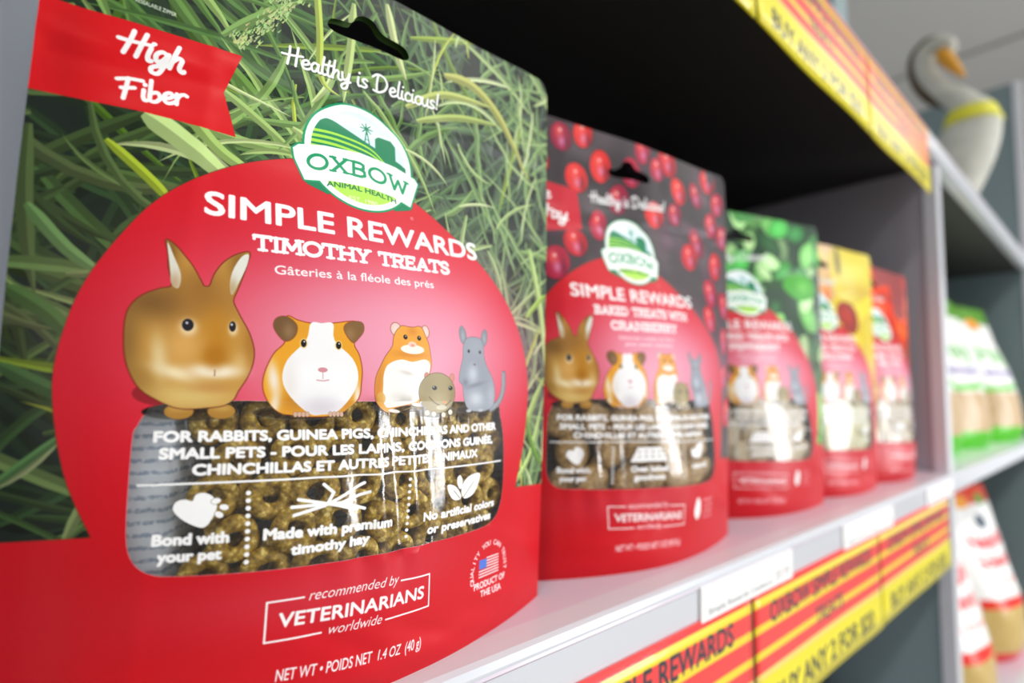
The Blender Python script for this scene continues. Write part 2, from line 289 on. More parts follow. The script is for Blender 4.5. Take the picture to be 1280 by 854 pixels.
def grass(A):
    A.rgb[:] = np.array((22, 34, 26))/255.
    r = random.Random(11)
    pal = [((24, 42, 26), (36, 60, 34), 5.0, 240, (30, 70)), ((36, 64, 36), (58, 96, 44), 4.2, 300, (25, 65)), ((66, 104, 48), (104, 142, 66), 3.4, 250, (20, 60)), ((104, 142, 72), (148, 178, 100), 3.0, 150, (18, 55)), ((150, 180, 100), (194, 210, 148), 2.4, 70, (14, 44))]
    for c0, c1, wd, n, (l0, l1) in pal:
        for _ in range(n):
            x, y = r.uniform(-15, 183), r.uniform(30, 232); L = r.uniform(l0, l1)
            if x < 60: an = r.choice([r.gauss(2.55, .3), r.gauss(.45, .45), r.gauss(2.7, .5)])
            else: an = r.choice([r.gauss(1.3, .35), r.gauss(1.9, .4), r.gauss(2.5, .5), r.gauss(.7, .4)])
            if r.random() < .5: an += math.pi
            bend = r.gauss(0, .09)*L; w = wd*r.uniform(.35, 1.0)*(1.1 if x < 60 else .78); d = (math.cos(an), math.sin(an))
            pts = [(x+d[0]*L*t-d[1]*bend*4*t*(1-t), y+d[1]*L*t+d[0]*bend*4*t*(1-t)) for t in np.linspace(0, 1, 9)]
            t = r.random(); c = [c0[k]+(c1[k]-c0[k])*t for k in range(3)]
            if r.random() < .07: c = [min(255, c[0]*1.15), c[1]*1.05, c[2]*.5]
            pale = .0 if x < 60 else .2*min(1, (x-60)/60); c = [q+(215-q)*pale for q in c]
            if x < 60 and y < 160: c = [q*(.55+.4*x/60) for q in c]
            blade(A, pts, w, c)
    # broad blades and the seed head the eye picks out
    for pts, w, c in [([(22, 156), (32, 150), (46, 139)], 5, (176, 202, 128)), ([(30, 160), (40, 150), (52, 144)], 3, (150, 180, 96)), ([(15, 147), (25, 138), (31, 131)], 2.2, (150, 172, 40)),
                      ([(112, 205), (126, 206), (142, 196), (158, 176)], 3.6, (168, 172, 92)), ([(96, 186), (112, 197), (136, 201)], 2.6, (172, 184, 104)), ([(100, 182), (118, 190), (140, 195)], 2.4, (158, 176, 96)),
                      ([(63, 222), (65, 200), (66, 184), (72, 180)], 2.0, (170, 190, 80)), ([(76, 216), (75, 196), (73, 178)], 2.4, (172, 194, 120)), ([(88, 222), (92, 205), (96, 196)], 2.6, (186, 200, 140)),
                      ([(156, 146), (164, 118), (168, 96)], 3.0, (172, 200, 124)), ([(153, 116), (162, 124), (168, 128)], 2.0, (150, 190, 80)), ([(150, 62), (158, 78), (168, 92)], 3.2, (150, 190, 96)), ([(146, 50), (158, 60), (168, 84)], 2.2, (176, 206, 120)),
                      ([(152, 80), (160, 62), (168, 54)], 2.6, (96, 140, 50)), ([(2, 128), (10, 118), (18, 112)], 2.6, (92, 130, 72)), ([(0, 108), (8, 102), (14, 94)], 3.2, (58, 92, 40)), ([(0, 90), (10, 84), (20, 80)], 3, (50, 84, 40)), ([(0, 62), (8, 70), (14, 76)], 1.6, (70, 110, 60))]:
        blade(A, crom(pts, 6), w*1.15, c)
    for i in range(260):
        t = r.random(); x, y = 62-20*t, 216-32*t; a = r.gauss(0, 1.5); A.stroke([(x+a*.85, y-a*.5), (x+a*.85+r.uniform(.2, 1), y-a*.5+1.3)], .45, (176+r.randint(-20, 20), 196+r.randint(-20, 20), 128), .1)
def cranberries(A):
    A.rgb[:] = np.array((62, 54, 58))/255.; r = random.Random(5)
    for _ in range(90): A.glow(r.uniform(0, 168), r.uniform(20, 225), r.uniform(4, 10), r.uniform(4, 12), r.choice([(38, 32, 38), (96, 86, 90), (90, 60, 78)]), .7)
    pts = [(36, 216), (50, 221), (46, 196), (62, 206), (83, 207), (104, 214), (122, 205), (138, 206), (152, 190), (137, 176), (160, 205), (129, 166), (154, 164), (146, 146), (58, 172), (22, 200), (12, 214), (42, 160), (30, 148), (118, 190), (164, 184), (100, 186), (20, 176), (8, 188), (74, 190), (162, 140), (160, 118), (158, 96), (163, 74), (4, 160), (10, 130), (6, 100), (4, 74), (151, 218), (20, 222), (92, 222), (113, 221), (142, 130)]
    for x, y in pts:
        rx, ry, an = r.uniform(5.4, 7.8), r.uniform(7, 9.6), r.uniform(-.5, .5); c = r.choice([(196, 22, 40), (176, 24, 60), (226, 42, 40), (150, 22, 58)])
        A.shape(ell(x, y, rx, ry, an), c, [(x-1.5, y+2.4, 2.6, 3.4, (246, 90, 76), .8), (x+.5, y-2.6, 2.2, 3, (226, 150, 190), .75), (x+4, y-3, 2, 5, (90, 8, 40), .6), (x-.6, y+3.4, .9, .9, (255, 235, 235), .9)], edge=((60, 10, 30), .5, .8))
    for x, y in [(12, 190), (70, 168), (110, 172), (145, 205), (84, 190), (128, 184)]: A.glow(x, y, 6, 4, (150, 110, 130), .35)
def leaves(A, dark=(22, 62, 34), pal=((66, 176, 70), (130, 220, 110), (44, 130, 60), (176, 236, 150))):
    A.rgb[:] = np.array(dark)/255.; r = random.Random(3)
    for k in range(130):
        x, y = r.uniform(-5, 173), r.uniform(20, 230); L = r.uniform(16, 34); an = r.uniform(0, 6.28); c = r.choice(pal); f = .55+.55*k/130; c = [q*f for q in c]
        p = [(0, 0), (.25, .26), (.6, .3), (.9, .14), (1, 0), (.9, -.14), (.6, -.3), (.25, -.26)]
        q = [(x+L*(a*math.cos(an)-b*math.sin(an)), y+L*(a*math.sin(an)+b*math.cos(an))) for a, b in crom(p, 3, True)]
        A.shape(q, c, [(x+L*.5*math.cos(an), y+L*.5*math.sin(an), L*.28, L*.16, [min(255, v*1.35+20) for v in c], .7, an)], edge=((14, 48, 24), .6, .7))
        A.stroke([(x, y), (x+L*.95*math.cos(an), y+L*.95*math.sin(an))], .5, [v*.8 for v in c], .2, .8)
    A.shape(ell(128, 172, 36, 4, .12), (16, 74, 22), a=.8)
    A.shape(crom([(122, 170), (136, 182), (158, 180), (160, 166), (140, 160)], 5, True), (66, 170, 40), [(146, 172, 8, 6, (120, 214, 80), .7)])
def banana(A):
    A.rgb[:] = np.array((226, 196, 30))/255.
    for p, c in [([(84, 232), (104, 226), (104, 178), (76, 172), (60, 190), (64, 226)], (232, 190, 150)), ([(106, 226), (170, 222), (172, 190), (140, 172), (108, 180)], (228, 208, 60)), ([(60, 190), (110, 166), (172, 186), (172, 150), (150, 130), (60, 150)], (238, 214, 20)), ([(140, 140), (172, 160), (172, 60), (156, 60)], (220, 196, 30))]:
        cx, cy = np.mean(p, 0); A.shape(crom(p, 6, True), c, [(cx, cy+8, 22, 9, (246, 236, 120), .6), (cx+10, cy-12, 26, 7, (196, 150, 20), .5)], edge=((130, 110, 20), .8, .8))
    A.shape(ell(86, 180, 15, 9), (226, 120, 40), [(86, 186, 9, 6, (244, 190, 140), .9)]); A.shape(ell(112, 212, 4, 14, .2), (110, 90, 20))
    A.shape(ell(120, 158, 20, 16), (140, 30, 20), [(118, 160, 12, 10, (210, 60, 40), .7)])
def peppers(A):
    A.rgb[:] = np.array((196, 34, 20))/255.
    for p, c in [([(60, 230), (130, 226), (138, 196), (126, 172), (70, 176)], (236, 60, 20)), ([(126, 232), (172, 218), (172, 190), (138, 186)], (190, 36, 30)), ([(70, 186), (128, 190), (132, 162), (84, 154)], (240, 52, 8)), ([(136, 180), (170, 200), (172, 120), (150, 112), (138, 140)], (246, 84, 10)), ([(150, 112), (172, 120), (172, 50), (156, 50)], (200, 40, 10))]:
        cx, cy = np.mean(p, 0); A.shape(crom(p, 6, True), c, [(cx-8, cy+9, 20, 6, (255, 130, 80), .6), (cx+8, cy-8, 20, 7, (130, 16, 8), .5)], edge=((70, 10, 8), .9, .7))
    A.shape(crom([(130, 200), (142, 206), (156, 214), (158, 206), (146, 196), (134, 192)], 5, True), (110, 168, 50), [(146, 205, 8, 3, (190, 226, 120), .7, .5)])
    A.shape(ell(150, 130, 9, 8), (90, 80, 20))
def animals(A, al=None):
    kw = dict(alpha=al)
    # soft contact shadows under the feet
    for x, y, rx, ry in [(30, 84, 6, 3), (36, 79.5, 10, 2.2), (61, 79.3, 12, 1.9), (90, 80.4, 10, 1.5), (103, 78.6, 9, 1.5), (121, 79.3, 10, 1.5)]:
        if y > 82: A.shape(ell(x, y, rx, ry), (60, 16, 14), a=.4)
        elif al is not None: A.shape(ell(x, y, rx, ry), (30, 20, 14), alpha=.55)
    body = [(28.7, 123.2), (29.4, 119.7), (29.7, 116.0), (30.6, 111.5), (28.4, 110.4), (25.6, 108.9), (23.5, 106.9), (22.1, 103.8), (21.8, 99.2), (22.2, 93.5), (23.4, 89.0), (25.6, 85.0), (28.9, 82.5), (30.8, 81.4), (33.1, 80.5), (36.0, 80.3), (39.4, 80.6), (42.8, 81.2), (44.8, 82.7), (45.7, 84.8), (47.7, 88.5), (48.9, 92.3), (49.0, 96.0), (47.8, 100.3), (45.9, 104.0), (44.2, 107.6), (43.9, 109.2), (44.6, 111.5), (45.8, 115.6), (46.8, 119.7), (47.3, 122.4), (46.4, 122.6), (44.0, 121.4), (41.4, 118.9), (39.5, 115.4), (38.6, 112.2), (37.3, 112.0), (36.8, 112.8), (34.8, 116.7), (32.7, 119.5), (30.6, 122.1)]
    for cx in (33.4, 42.3): A.shape(ell(cx, 79.6, 3.0, 1.9), (168, 122, 48), [(cx, 80.4, 2.2, .9, (196, 156, 80), .8)], edge=((70, 40, 16), .25, .8), **kw)
    A.shape(crom(body, 3, True), (190, 142, 66), [(27, 107, 8, 5, (112, 78, 40), .85), (22.3, 96, 2.6, 12, (134, 98, 48), .8), (38, 108, 9, 5, (152, 106, 50), .75), (24.8, 86, 3.4, 5, (150, 114, 54), .7), (48.3, 98, 1.8, 9, (164, 110, 44), .8),
        (40.2, 98, 3.6, 9, (184, 124, 34), .9), (33.6, 96, 4.6, 5, (214, 164, 92), .8), (36, 83.5, 9, 3.2, (214, 188, 118), .85), (28.8, 93, 1.7, 5.5, (232, 212, 160), .75, .12), (32, 89.2, 4.6, 1.7, (238, 224, 186), .85, -.35), (40, 85.5, 5, 1.4, (186, 130, 70), .6), (46, 92, 2, 3, (222, 190, 130), .5),
        (29.5, 120, 2, 6, (106, 70, 28), .7), (45, 119, 2.6, 6, (110, 74, 26), .6), (36.5, 113, 5, 5, (140, 94, 40), .6)], edge=((110, 44, 22), .28, .9), **kw)
    A.shape(crom([(29.0, 122.6), (30.5, 119.2), (32.2, 114.5), (31.9, 110.9), (30.4, 111.8), (29.9, 116.0)], 4, True), (222, 220, 208), [(31, 112, 1.6, 3, (170, 130, 80), .6)], **kw)
    A.shape(crom([(47.1, 122.1), (45.4, 121.1), (43.6, 117.2), (43.0, 113.3), (43.6, 110.3), (45.3, 114.5), (46.8, 119.0)], 4, True), (222, 222, 212), [(43.6, 112, 1.4, 3, (160, 124, 70), .6)], **kw)
    A.glow(40.4, 89.8, 5.8, 2.0, (246, 240, 224), .95, 1.3)
    A.glow(40.3, 93.4, 2.6, 3.4, (170, 108, 24), .8, 1.4); A.stroke([(40.5, 90.2), (40.5, 88.6)], .18, (120, 70, 60))
    for x, y, rx, ry in [(34.3, 101.5, 1.25, 1.6), (44.0, 101.8, .75, 1.4)]:
        A.glow(x+.1, y-.7, rx*1.5, ry*1.35, (236, 220, 188), .8, 1.5); A.shape(ell(x, y, rx, ry), (34, 32, 38)); A.shape(ell(x-.2, y+.5, .28, .32), (200, 205, 215))
    # guinea pig
    body = crom([(56.8, 105.5), (59.6, 104.8), (63.3, 104.2), (68.9, 104.7), (76.3, 105.6), (75.0, 99.3), (76.4, 96.0), (77.2, 91.8), (76.9, 87.8), (76.0, 83.2), (72.4, 79.7), (68.4, 78.3), (63.0, 78.1), (58.3, 78.6), (55.6, 79.2), (53.1, 81.6), (51.6, 85.6), (51.9, 89.8), (54.0, 95.1), (56.8, 98.8)], 4, True)
    A.shape(body, (226, 158, 40), [(54, 88, 1.5, 5, (235, 226, 214), .95, .15), (54.4, 81.5, 1.2, 3.2, (240, 236, 230), .9, -.2), (59.5, 82.4, 4, 3.4, (186, 124, 34), .85), (71.5, 82, 4, 3.2, (196, 134, 38), .85), (75.8, 84, .9, 4, (236, 230, 222), .9), (60, 103, 3, 2.5, (214, 150, 44), .7)], edge=((150, 60, 24), .28, .9), **kw)
    A.shape(crom([(63.1, 104.3), (66, 104.6), (69.2, 104.7), (69.6, 99.8), (74.6, 94.8), (76.2, 89.7), (74.6, 84.5), (70.2, 79.5), (66, 78.6), (62.8, 78.9), (58.2, 83.3), (56.1, 88.0), (57.2, 93.5), (61.9, 99.3)], 4, True), (238, 238, 240), [(66, 80.5, 6, 3, (206, 198, 208), .8), (58, 88, 2, 6, (222, 212, 206), .6), (66, 90, 8, 3, (246, 246, 248), .5)], **kw)
    A.shape(crom([(53.8, 102.1), (54.2, 104.8), (56.8, 105.6), (59.4, 103.4), (58.9, 100.2), (56.4, 98.8)], 4, True), (112, 82, 50), [(57.5, 101.5, 1.6, 2.4, (150, 118, 84), .7)], edge=((130, 60, 30), .2, .8))
    A.shape(crom([(72.3, 103.2), (73.6, 105.4), (77.4, 105.8), (78.0, 103.4), (76.4, 100.9), (74.6, 99.6)], 4, True), (126, 92, 52), [(74, 102, 1.5, 2, (160, 126, 84), .6)], edge=((130, 60, 30), .2, .8))
    for x in (61.3, 70.7): A.shape(ell(x, 98.4, 1.05, 1.45), (232, 200, 130), a=.8); A.shape(ell(x, 98.4, .72, 1.1), (30, 24, 22)); A.shape(ell(x+.15, 98.9, .2, .25), (230, 230, 235))
    A.shape(ell(66.4, 91.1, 1.3, .7), (206, 140, 150)); A.stroke([(66.4, 90.8), (66.4, 88.6)], .2, (200, 140, 150)); A.stroke(crom([(64.8, 88.2), (66.4, 88.0), (68, 88.3)], 4), .3, (206, 150, 158))
    for x in (60.8, 69.7):
        for k in range(4): A.shape(ell(x-1.5+k, 78.7, .5, .7), (206, 170, 150), edge=((120, 80, 60), .1, .6), **kw)
    # hamster
    for x, rx in ((88.3, 1.7), (98.8, 1.35)): A.shape(ell(x, 104.7, rx, 2.0), (226, 196, 190), [(x, 104.5, .8, 1, (236, 214, 206), .8)], edge=((150, 80, 50), .22, .9))
    body = crom([(89.4, 105.0), (90.5, 105.9), (94.0, 105.7), (97.1, 106.2), (98.5, 103.7), (99.6, 101.1), (100.2, 97.9), (100.5, 94.2), (99.7, 91.0), (98.4, 87.4), (95.8, 82.2), (95.2, 81.0), (92.2, 81.2), (87.2, 80.3), (85.6, 78.9), (83.0, 79.9), (81.2, 82.3), (80.9, 85.6), (81.5, 89.5), (83.1, 93.0), (84.7, 96.0), (86.9, 99.1), (87.5, 102.2), (88.7, 104.4)], 3, True)
    A.shape(body, (232, 160, 60), [(81.8, 86, 1.6, 8, (190, 120, 50), .7, -.2), (93, 97, 6, 1.2, (200, 120, 30), .6), (94, 104.5, 2, 1.6, (200, 124, 40), .6)], edge=((150, 80, 50), .22, .9), **kw)
    A.shape(crom([(87.4, 94.6), (90.2, 95.2), (93.6, 94.6), (98.0, 95.6), (100.1, 94.2), (99.4, 90.5), (97.4, 86.3), (95.5, 82.7), (92.2, 81.5), (87.2, 80.6), (84.5, 80.5), (83.4, 82.8), (83.6, 87.1), (83.8, 90.0), (84.9, 93.0)], 3, True), (236, 236, 234), [(91.6, 91, 2.4, .7, (204, 196, 190), .8, -.2), (90, 83, 5, 2, (212, 206, 198), .7)], **kw)
    A.shape(ell(93.8, 98.6, 4.2, 1.5), (240, 232, 222)); A.shape(ell(93.7, 100.2, 1.5, .9), (238, 200, 180)); A.shape(ell(93.8, 99.9, .7, .45), (232, 150, 140))
    for x in (91.4, 96.3): A.shape(ell(x, 102.4, .72, .78), (40, 26, 22)); A.shape(ell(x+.15, 102.7, .18, .18), (230, 230, 230))
    A.shape(ell(82.8, 83.2, 1.4, 1.8), (216, 166, 80), a=.8, **kw)
    for x, y in ((86.9, 79.4), (94.6, 81.2)): A.shape(ell(x, y, 1.9, .55, -.15), (236, 228, 222), edge=((120, 90, 70), .1, .6), **kw)
    # mouse
    A.stroke(crom([(97, 79.9), (93, 80.4), (89.9, 79.6)], 4), .5, (150, 130, 80), .2, alpha=al)
    for x, c in ((98.9, (206, 130, 116)), (109.1, (206, 140, 124))): A.shape(ell(x, 89.9, 1.0, 1.5, .3 if x < 100 else -.4), c, edge=((130, 90, 70), .15, .8))
    A.shape(ell(103.1, 84.9, 7.4, 6.5), (164, 150, 112), [(99, 86, 3.5, 5, (146, 134, 98), .7), (104, 82, 4, 3, (184, 172, 136), .7), (109.5, 85, 1.8, 5, (140, 126, 90), .7)], edge=((96, 84, 56), .2, .9), **kw)
    A.stroke(crom([(99.5, 83.6), (102, 81.6), (105.6, 80.6), (108.6, 82.4)], 5), .4, (118, 102, 76)); A.shape(ell(104.5, 80.2, 2.2, .8), (206, 198, 176)); A.shape(ell(105.9, 81.9, .7, .5), (232, 150, 90))
    for x in (101.7, 108.5): A.shape(ell(x, 86.5, .95, .7), (34, 34, 38)); A.shape(ell(x-.3, 86.8, .2, .2), (220, 220, 230))
    for x, y in ((98.7, 78.6), (101.3, 78.1), (105.3, 77.8), (108.3, 78.6)): A.shape(ell(x, y, .95, .85), (228, 220, 202), edge=((96, 80, 60), .15, .7), **kw)
    # chinchilla
    A.stroke(crom([(129.2, 79.2), (134.2, 81.8), (137.0, 86.7), (137.4, 92.2)], 6), 2.4, (110, 114, 120), 2.6, alpha=al); A.stroke(crom([(129.2, 79.2), (134.2, 81.8), (136.9, 86.7), (137.2, 92.0)], 6), 1.6, (150, 156, 164), 1.9, alpha=al)
    for x, y, a_ in ((114.8, 105, .15), (125.9, 105, -.25)): A.shape(ell(x, y, 1.7, 3.3, a_), (132, 138, 148), [(x, y-.3, .9, 2, (166, 172, 182), .8)], edge=((140, 90, 100), .15, .6))
    A.shape(crom([(116.4, 103.8), (120.4, 104.8), (124.2, 104.2), (125.3, 101.3), (125.6, 97.8), (127.7, 93.7), (130.4, 90.2), (131.7, 85.4), (130.6, 80.7), (127.3, 78.9), (122.9, 78.4), (117.9, 79.0), (115.6, 80.9), (114.7, 84.3), (114.2, 87.6), (112.6, 89.2), (113.2, 93.1), (114.5, 97.1), (114.7, 100.6)], 3, True),
            (150, 156, 168), [(119.4, 91.6, 2.6, 3, (196, 202, 212), .85), (121, 83, 4, 2.6, (202, 208, 216), .85), (129.4, 84, 2.2, 4, (184, 190, 200), .6), (121, 101, 4, 3, (160, 166, 176), .7), (115.5, 88.5, 1.4, 1.2, (112, 118, 130), .6), (121, 87.8, 5, .7, (116, 122, 134), .6, .2)], edge=((96, 96, 108), .18, .8), **kw)
    for x in (117.4, 123.3): A.shape(ell(x, 99.6, .6, .62), (34, 36, 44)); A.shape(ell(x-.2, 99.9, .15, .15), (220, 225, 235))
    A.shape(ell(120.4, 95.0, .7, .35), (120, 110, 120))
    for x in (117.1, 123.3): A.shape(ell(x, 78.8, 1.3, .55), (180, 186, 192), **kw)
def logo(A, cx=79.0, cy=160.6, r=18.6):
    G, LG, GD = (0, 150, 96), (168, 226, 70), (0, 128, 84)
    rib = [(-21.2, -3.0), (-20.6, -6.2), (-17.9, -12.7), (-15.2, -12.2), (-9, -10.8), (0, -10), (9, -10.2), (17.2, -12.7), (20.6, -3.2), (19.4, -1.6), (12, .6), (0, 1.8), (-12, .6), (-19.6, -1.4)]
    T = lambda q: [(cx+x*r/18.6, cy+y*r/18.6) for x, y in q]
    A.poly(T([(-18.5, -12), (-12, -10), (-11, -15.5), (-17, -13.6)]), GD, dil=.3); A.poly(T([(18, -12), (12, -10), (11, -15.5), (17, -13.6)]), GD, dil=.3)
    A.poly(ell(cx, cy, r, r, 0, 64), G); A.poly(T(rib), G, dil=.55)
    A.poly(ell(cx, cy, r-.65, r-.65, 0, 64), (250, 252, 250))
    R0 = r-2.6; c = A.cover(A.ed(ell(cx, cy, R0, R0, 0, 64)))
    # landscape inside the disc, clipped by its mask
    sub = Art(A.w, A.h, A.k) if False else A
    keep = A.rgb.copy(); A.poly(ell(cx, cy, R0, R0, 0, 64), (214, 236, 246))
    A.glow(cx-4, cy+13, 9, 2.4, (244, 250, 252), .9); A.glow(cx+8, cy+9, 6, 1.6, (240, 248, 250), .8)
    A.poly(T(crom([(-17, 5), (-13, 9.2), (-10, 10.5), (-4, 8.5), (4, 5.6), (10, 3.8), (17, 0), (17, -8), (-17, -4)], 4, True)), GD)
    A.poly(T([(5.2, 5), (5.2, 8.6), (6.2, 9.6), (10.5, 9.6), (12, 8), (12, 3)]), GD, dil=.25)
    A.stroke(T([(1.2, 5.6), (2.0, 10.5)]), .35, GD); A.stroke(T([(3.0, 5.4), (2.2, 10.5)]), .35, GD); A.stroke(T([(1.5, 7.6), (2.8, 7.4)]), .25, GD)
    for k in range(8): A.stroke(T([(2.1, 11.5), (2.1+2.1*math.cos(k*.785), 11.5+2.1*math.sin(k*.785))]), .5, GD, .3)
    for k in range(8):
        y = 4.6-k*1.75; A.stroke(T(crom([(-17.5, y), (-8, y+1.2-.15*k), (3, y-.2), (10, -1.2-.55*k+.2), (17, -5.5-.35*k)], 6)), 1.05+.06*k, LG if k != 99 else G, .28)
    A.poly(T(crom([(-17, -12.5), (0, -10), (17, -12.5), (15, -19), (0, -19.5), (-15, -19)], 4, True)), (178, 230, 84))
    if c is not None:
        m, y, x = c; h, w = m.shape; reg = A.rgb[y:y+h, x:x+w].copy(); A.rgb[:] = keep; v = A.rgb[y:y+h, x:x+w]; v += (reg-v)*m[..., None]
    A.poly(T(rib), (250, 252, 250))
    x0, y0 = cx-16.9*r/18.6, cy-9.0*r/18.6
    slab(A, 'OXBOW', x0, y0, x0+33.4*r/18.6, y0-.3, 5.7*r/18.6, .95*r/18.6, G, serif=.12, bend=2.0, gap=.12)
    A.text('ANIMAL HEALTH', cx-11.4, cy-13.0, cx+11.6, cy-13.0, 1.7, (20, 110, 60), .06, bend=1.0)
    A.text('EST. 1980', cx-4.6, cy-15.6, cx+4.8, cy-15.6, 1.3, (236, 250, 200), .03)
    A.text('®', cx+16.9, cy-17.2, cx+18.2, cy-17.2, 1.0, (250, 220, 220))
def pouch_art(kind, ppm):
    """front print of a pouch; alpha 0 where the window film is clear"""
    A = Art(168, 225, ppm); dv = 0
    {'grass': grass, 'cranberry': cranberries, 'mint': leaves, 'banana': banana, 'pepper': peppers}[kind](A)
    RED = (206, 14, 30)
    if kind == 'cranberry':
        A.poly([(-2, 193), (46, 189), (47.5, 168), (-2, 158)], (208, 28, 50)); hand(A, 'Made', 8, 181, 30, 181.5, 7, 1.1); hand(A, 'w/Hay', 12, 170.5, 39, 171.5, 7, 1.2)
    if kind == 'grass':
        A.shape([(-2, 180), (8.1, 180), (17, 180.6), (30.9, 181.2), (43.4, 181.6), (39.3, 168.3), (42.7, 155.8), (22.6, 156.2), (-2, 155.8)], (214, 14, 24), [(6, 168, 5, 14, (176, 6, 14), .5)])
        hand(A, 'High', 16.6, 171.6, 29.8, 170.8, 7.0, 1.15); hand(A, 'Fiber', 17.4, 158.8, 31.0, 161.2, 6.2, 1.05)
        A.text('RESEALABLE ZIPPER', 18, 186.6, 27, 186.4, 1.1, (225, 235, 215), .05)
    # red field
    arch = crom(ARCH, 5)+[(171, 45.9), (171, -3), (-3, -3), (-3, 50.2)]
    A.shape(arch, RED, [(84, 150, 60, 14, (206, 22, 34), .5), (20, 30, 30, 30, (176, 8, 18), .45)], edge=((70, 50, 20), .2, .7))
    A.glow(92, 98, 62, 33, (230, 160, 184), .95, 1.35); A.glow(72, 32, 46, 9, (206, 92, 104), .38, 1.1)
    # re-lay what the soft glow touched outside the arch is not needed: the glow ends inside it
    # window: clear film, alpha 0
    A.poly(crom(WIN, 4, True), (255, 255, 255), alpha=0.)
    animals(A, 1.)
    Wt = (246, 247, 248); kw = dict(alpha=1.)
    A.text('FOR RABBITS, GUINEA PIGS, CHINCHILLAS AND OTHER', 28.8, 72.3, 131.7, 71.6, 2.45, Wt, .2, **kw)
    A.text('SMALL PETS - POUR LES LAPINS, COCHONS GUINÉE,', 30.0, 68.2, 129.6, 67.0, 2.45, Wt, .2, **kw)
    A.text('CHINCHILLAS ET AUTRES PETITES ANIMAUX', 36.8, 64.1, 121.2, 62.9, 2.45, Wt, .2, **kw)
    A.stroke([(26.2, 62.1), (66, 61.9), (100, 61.0), (135.3, 59.9)], .5, Wt, **kw)
    heart = crom([(33.2, 56.2), (33.9, 57.9), (35.5, 58.3), (37.0, 57.9), (37.6, 59.3), (39.2, 59.7), (41.1, 58.7), (42.0, 56.5), (41.3, 53.9), (39.6, 51.5), (37.0, 52.3), (34.5, 54.2)], 4, True)
    if kind == 'grass':
        A.poly(heart, Wt, **kw)
        for x, y, a_ in ((40.9, 57.6, .2), (42.6, 56.0, -.3), (41.6, 54.3, -.6)): A.shape(ell(x+.9, y, 1.0, .72, a_), Wt, edge=((60, 50, 20), .12, .6), **kw)
        A.text('Bond with', 29.6, 47.9, 44.6, 47.6, 2.45, Wt, .2, **kw); A.text('your pet', 30.8, 44.0, 43.2, 43.8, 2.3, Wt, .2, **kw)
        for p in ([(58.4, 54.8), (70.6, 54.8), (77.8, 52.3)], [(59.0, 52.7), (66.5, 54.4), (77.6, 59.4)], [(66.3, 60.0), (68.8, 57.7), (67.5, 55.3)], [(69.6, 54.5), (79.1, 56.8)], [(60, 56.6), (70, 54.2), (75.7, 52.3)], [(72.8, 55.0), (73.8, 51.2)]): A.stroke(p, .85, Wt, **kw)
        A.text('Made with premium', 52.2, 47.4, 86.2, 46.3, 2.5, Wt, .22, **kw); A.text('timothy hay', 58.6, 42.9, 79.4, 42.7, 2.4, Wt, .22, **kw)
        for p in ([(114.6, 49.9), (113.6, 53.6), (116.9, 56.7), (122.6, 57.1), (121.8, 53.4), (119.0, 50.3)], [(107.1, 55.2), (110.7, 54.3), (113.2, 51.4), (112.9, 49.8), (110.0, 50.1), (107.8, 52.4)], [(111.6, 56.9), (112.9, 57.6), (114.0, 55.8), (113.6, 53.4), (112.6, 53.3), (111.6, 55.0)]):
            A.poly(crom(p, 4, True), Wt, alpha=1.)
        A.stroke([(114.4, 50.2), (119.5, 54.6)], .22, (90, 80, 40)); A.stroke([(112.8, 50.2), (110, 53)], .22, (90, 80, 40))
        A.text('No artificial colors', 97.6, 45.6, 131.4, 44.4, 2.4, Wt, .2, **kw); A.text('or preservatives', 99.4, 41.4, 129.6, 40.2, 2.4, Wt, .2, **kw)
        for i in range(10): A.poly(ell(48.6, 59.1-i*1.86, .58, .58, 0, 12), Wt, alpha=1.); A.poly(ell(92.2-.08*i, 58.9-i*1.86, .5, .5, 0, 12), Wt, alpha=1.)
    else:
        A.poly(heart, Wt, **kw); A.text('Bond with', 29.6, 47.9, 44.6, 47.6, 2.45, Wt, .2, **kw); A.text('your pet', 30.8, 44.0, 43.2, 43.8, 2.3, Wt, .2, **kw)
        for i in range(10): A.poly(ell(56, 59-i*1.8, .55, .55, 0, 10), Wt, alpha=1.); A.poly(ell(101, 59-i*1.8, .55, .55, 0, 10), Wt, alpha=1.)
        A.poly([(66, 52), (88, 52), (84, 59), (70, 59)], Wt, alpha=1.)
        for i in range(4):
            for j in range(2): A.poly(ell(71+i*4, 54.5+j*2.4, .6, .5, 0, 8), (110, 90, 60))
        A.text('Oven baked', 66.5, 47.4, 88, 47.2, 2.6, Wt, .22, **kw); A.text('goodness', 68, 43.4, 86.5, 43.2, 2.6, Wt, .22, **kw)
        A.poly(crom([(112, 52), (112, 56), (116, 59), (121, 59), (120, 55), (117, 52)], 4, True), Wt, alpha=1.); A.poly(ell(110, 54.5, 2, 2.6, .5), Wt, alpha=1.)
        A.text('natural', 108, 46.8, 124, 46.6, 2.5, Wt, .2, **kw)
    # lower lettering
    A.text('VETERINARIANS', 56.6, 24.8, 98.8, 22.4, 3.5, Wt, .16)
    A.stroke([(62.4, 31.4), (53.7, 31.6), (53.6, 21.6), (67.4, 21.0)], .5, Wt); A.stroke([(90.5, 29.6), (101.0, 28.9), (101.2, 19.2), (85.7, 19.9)], .5, Wt)
    A.text('recommended by', 63.6, 30.3, 89.3, 29.1, 2.7, Wt, 0, shear=.25); A.text('worldwide', 68.8, 20.2, 84.2, 19.2, 2.7, Wt, 0, shear=.25)
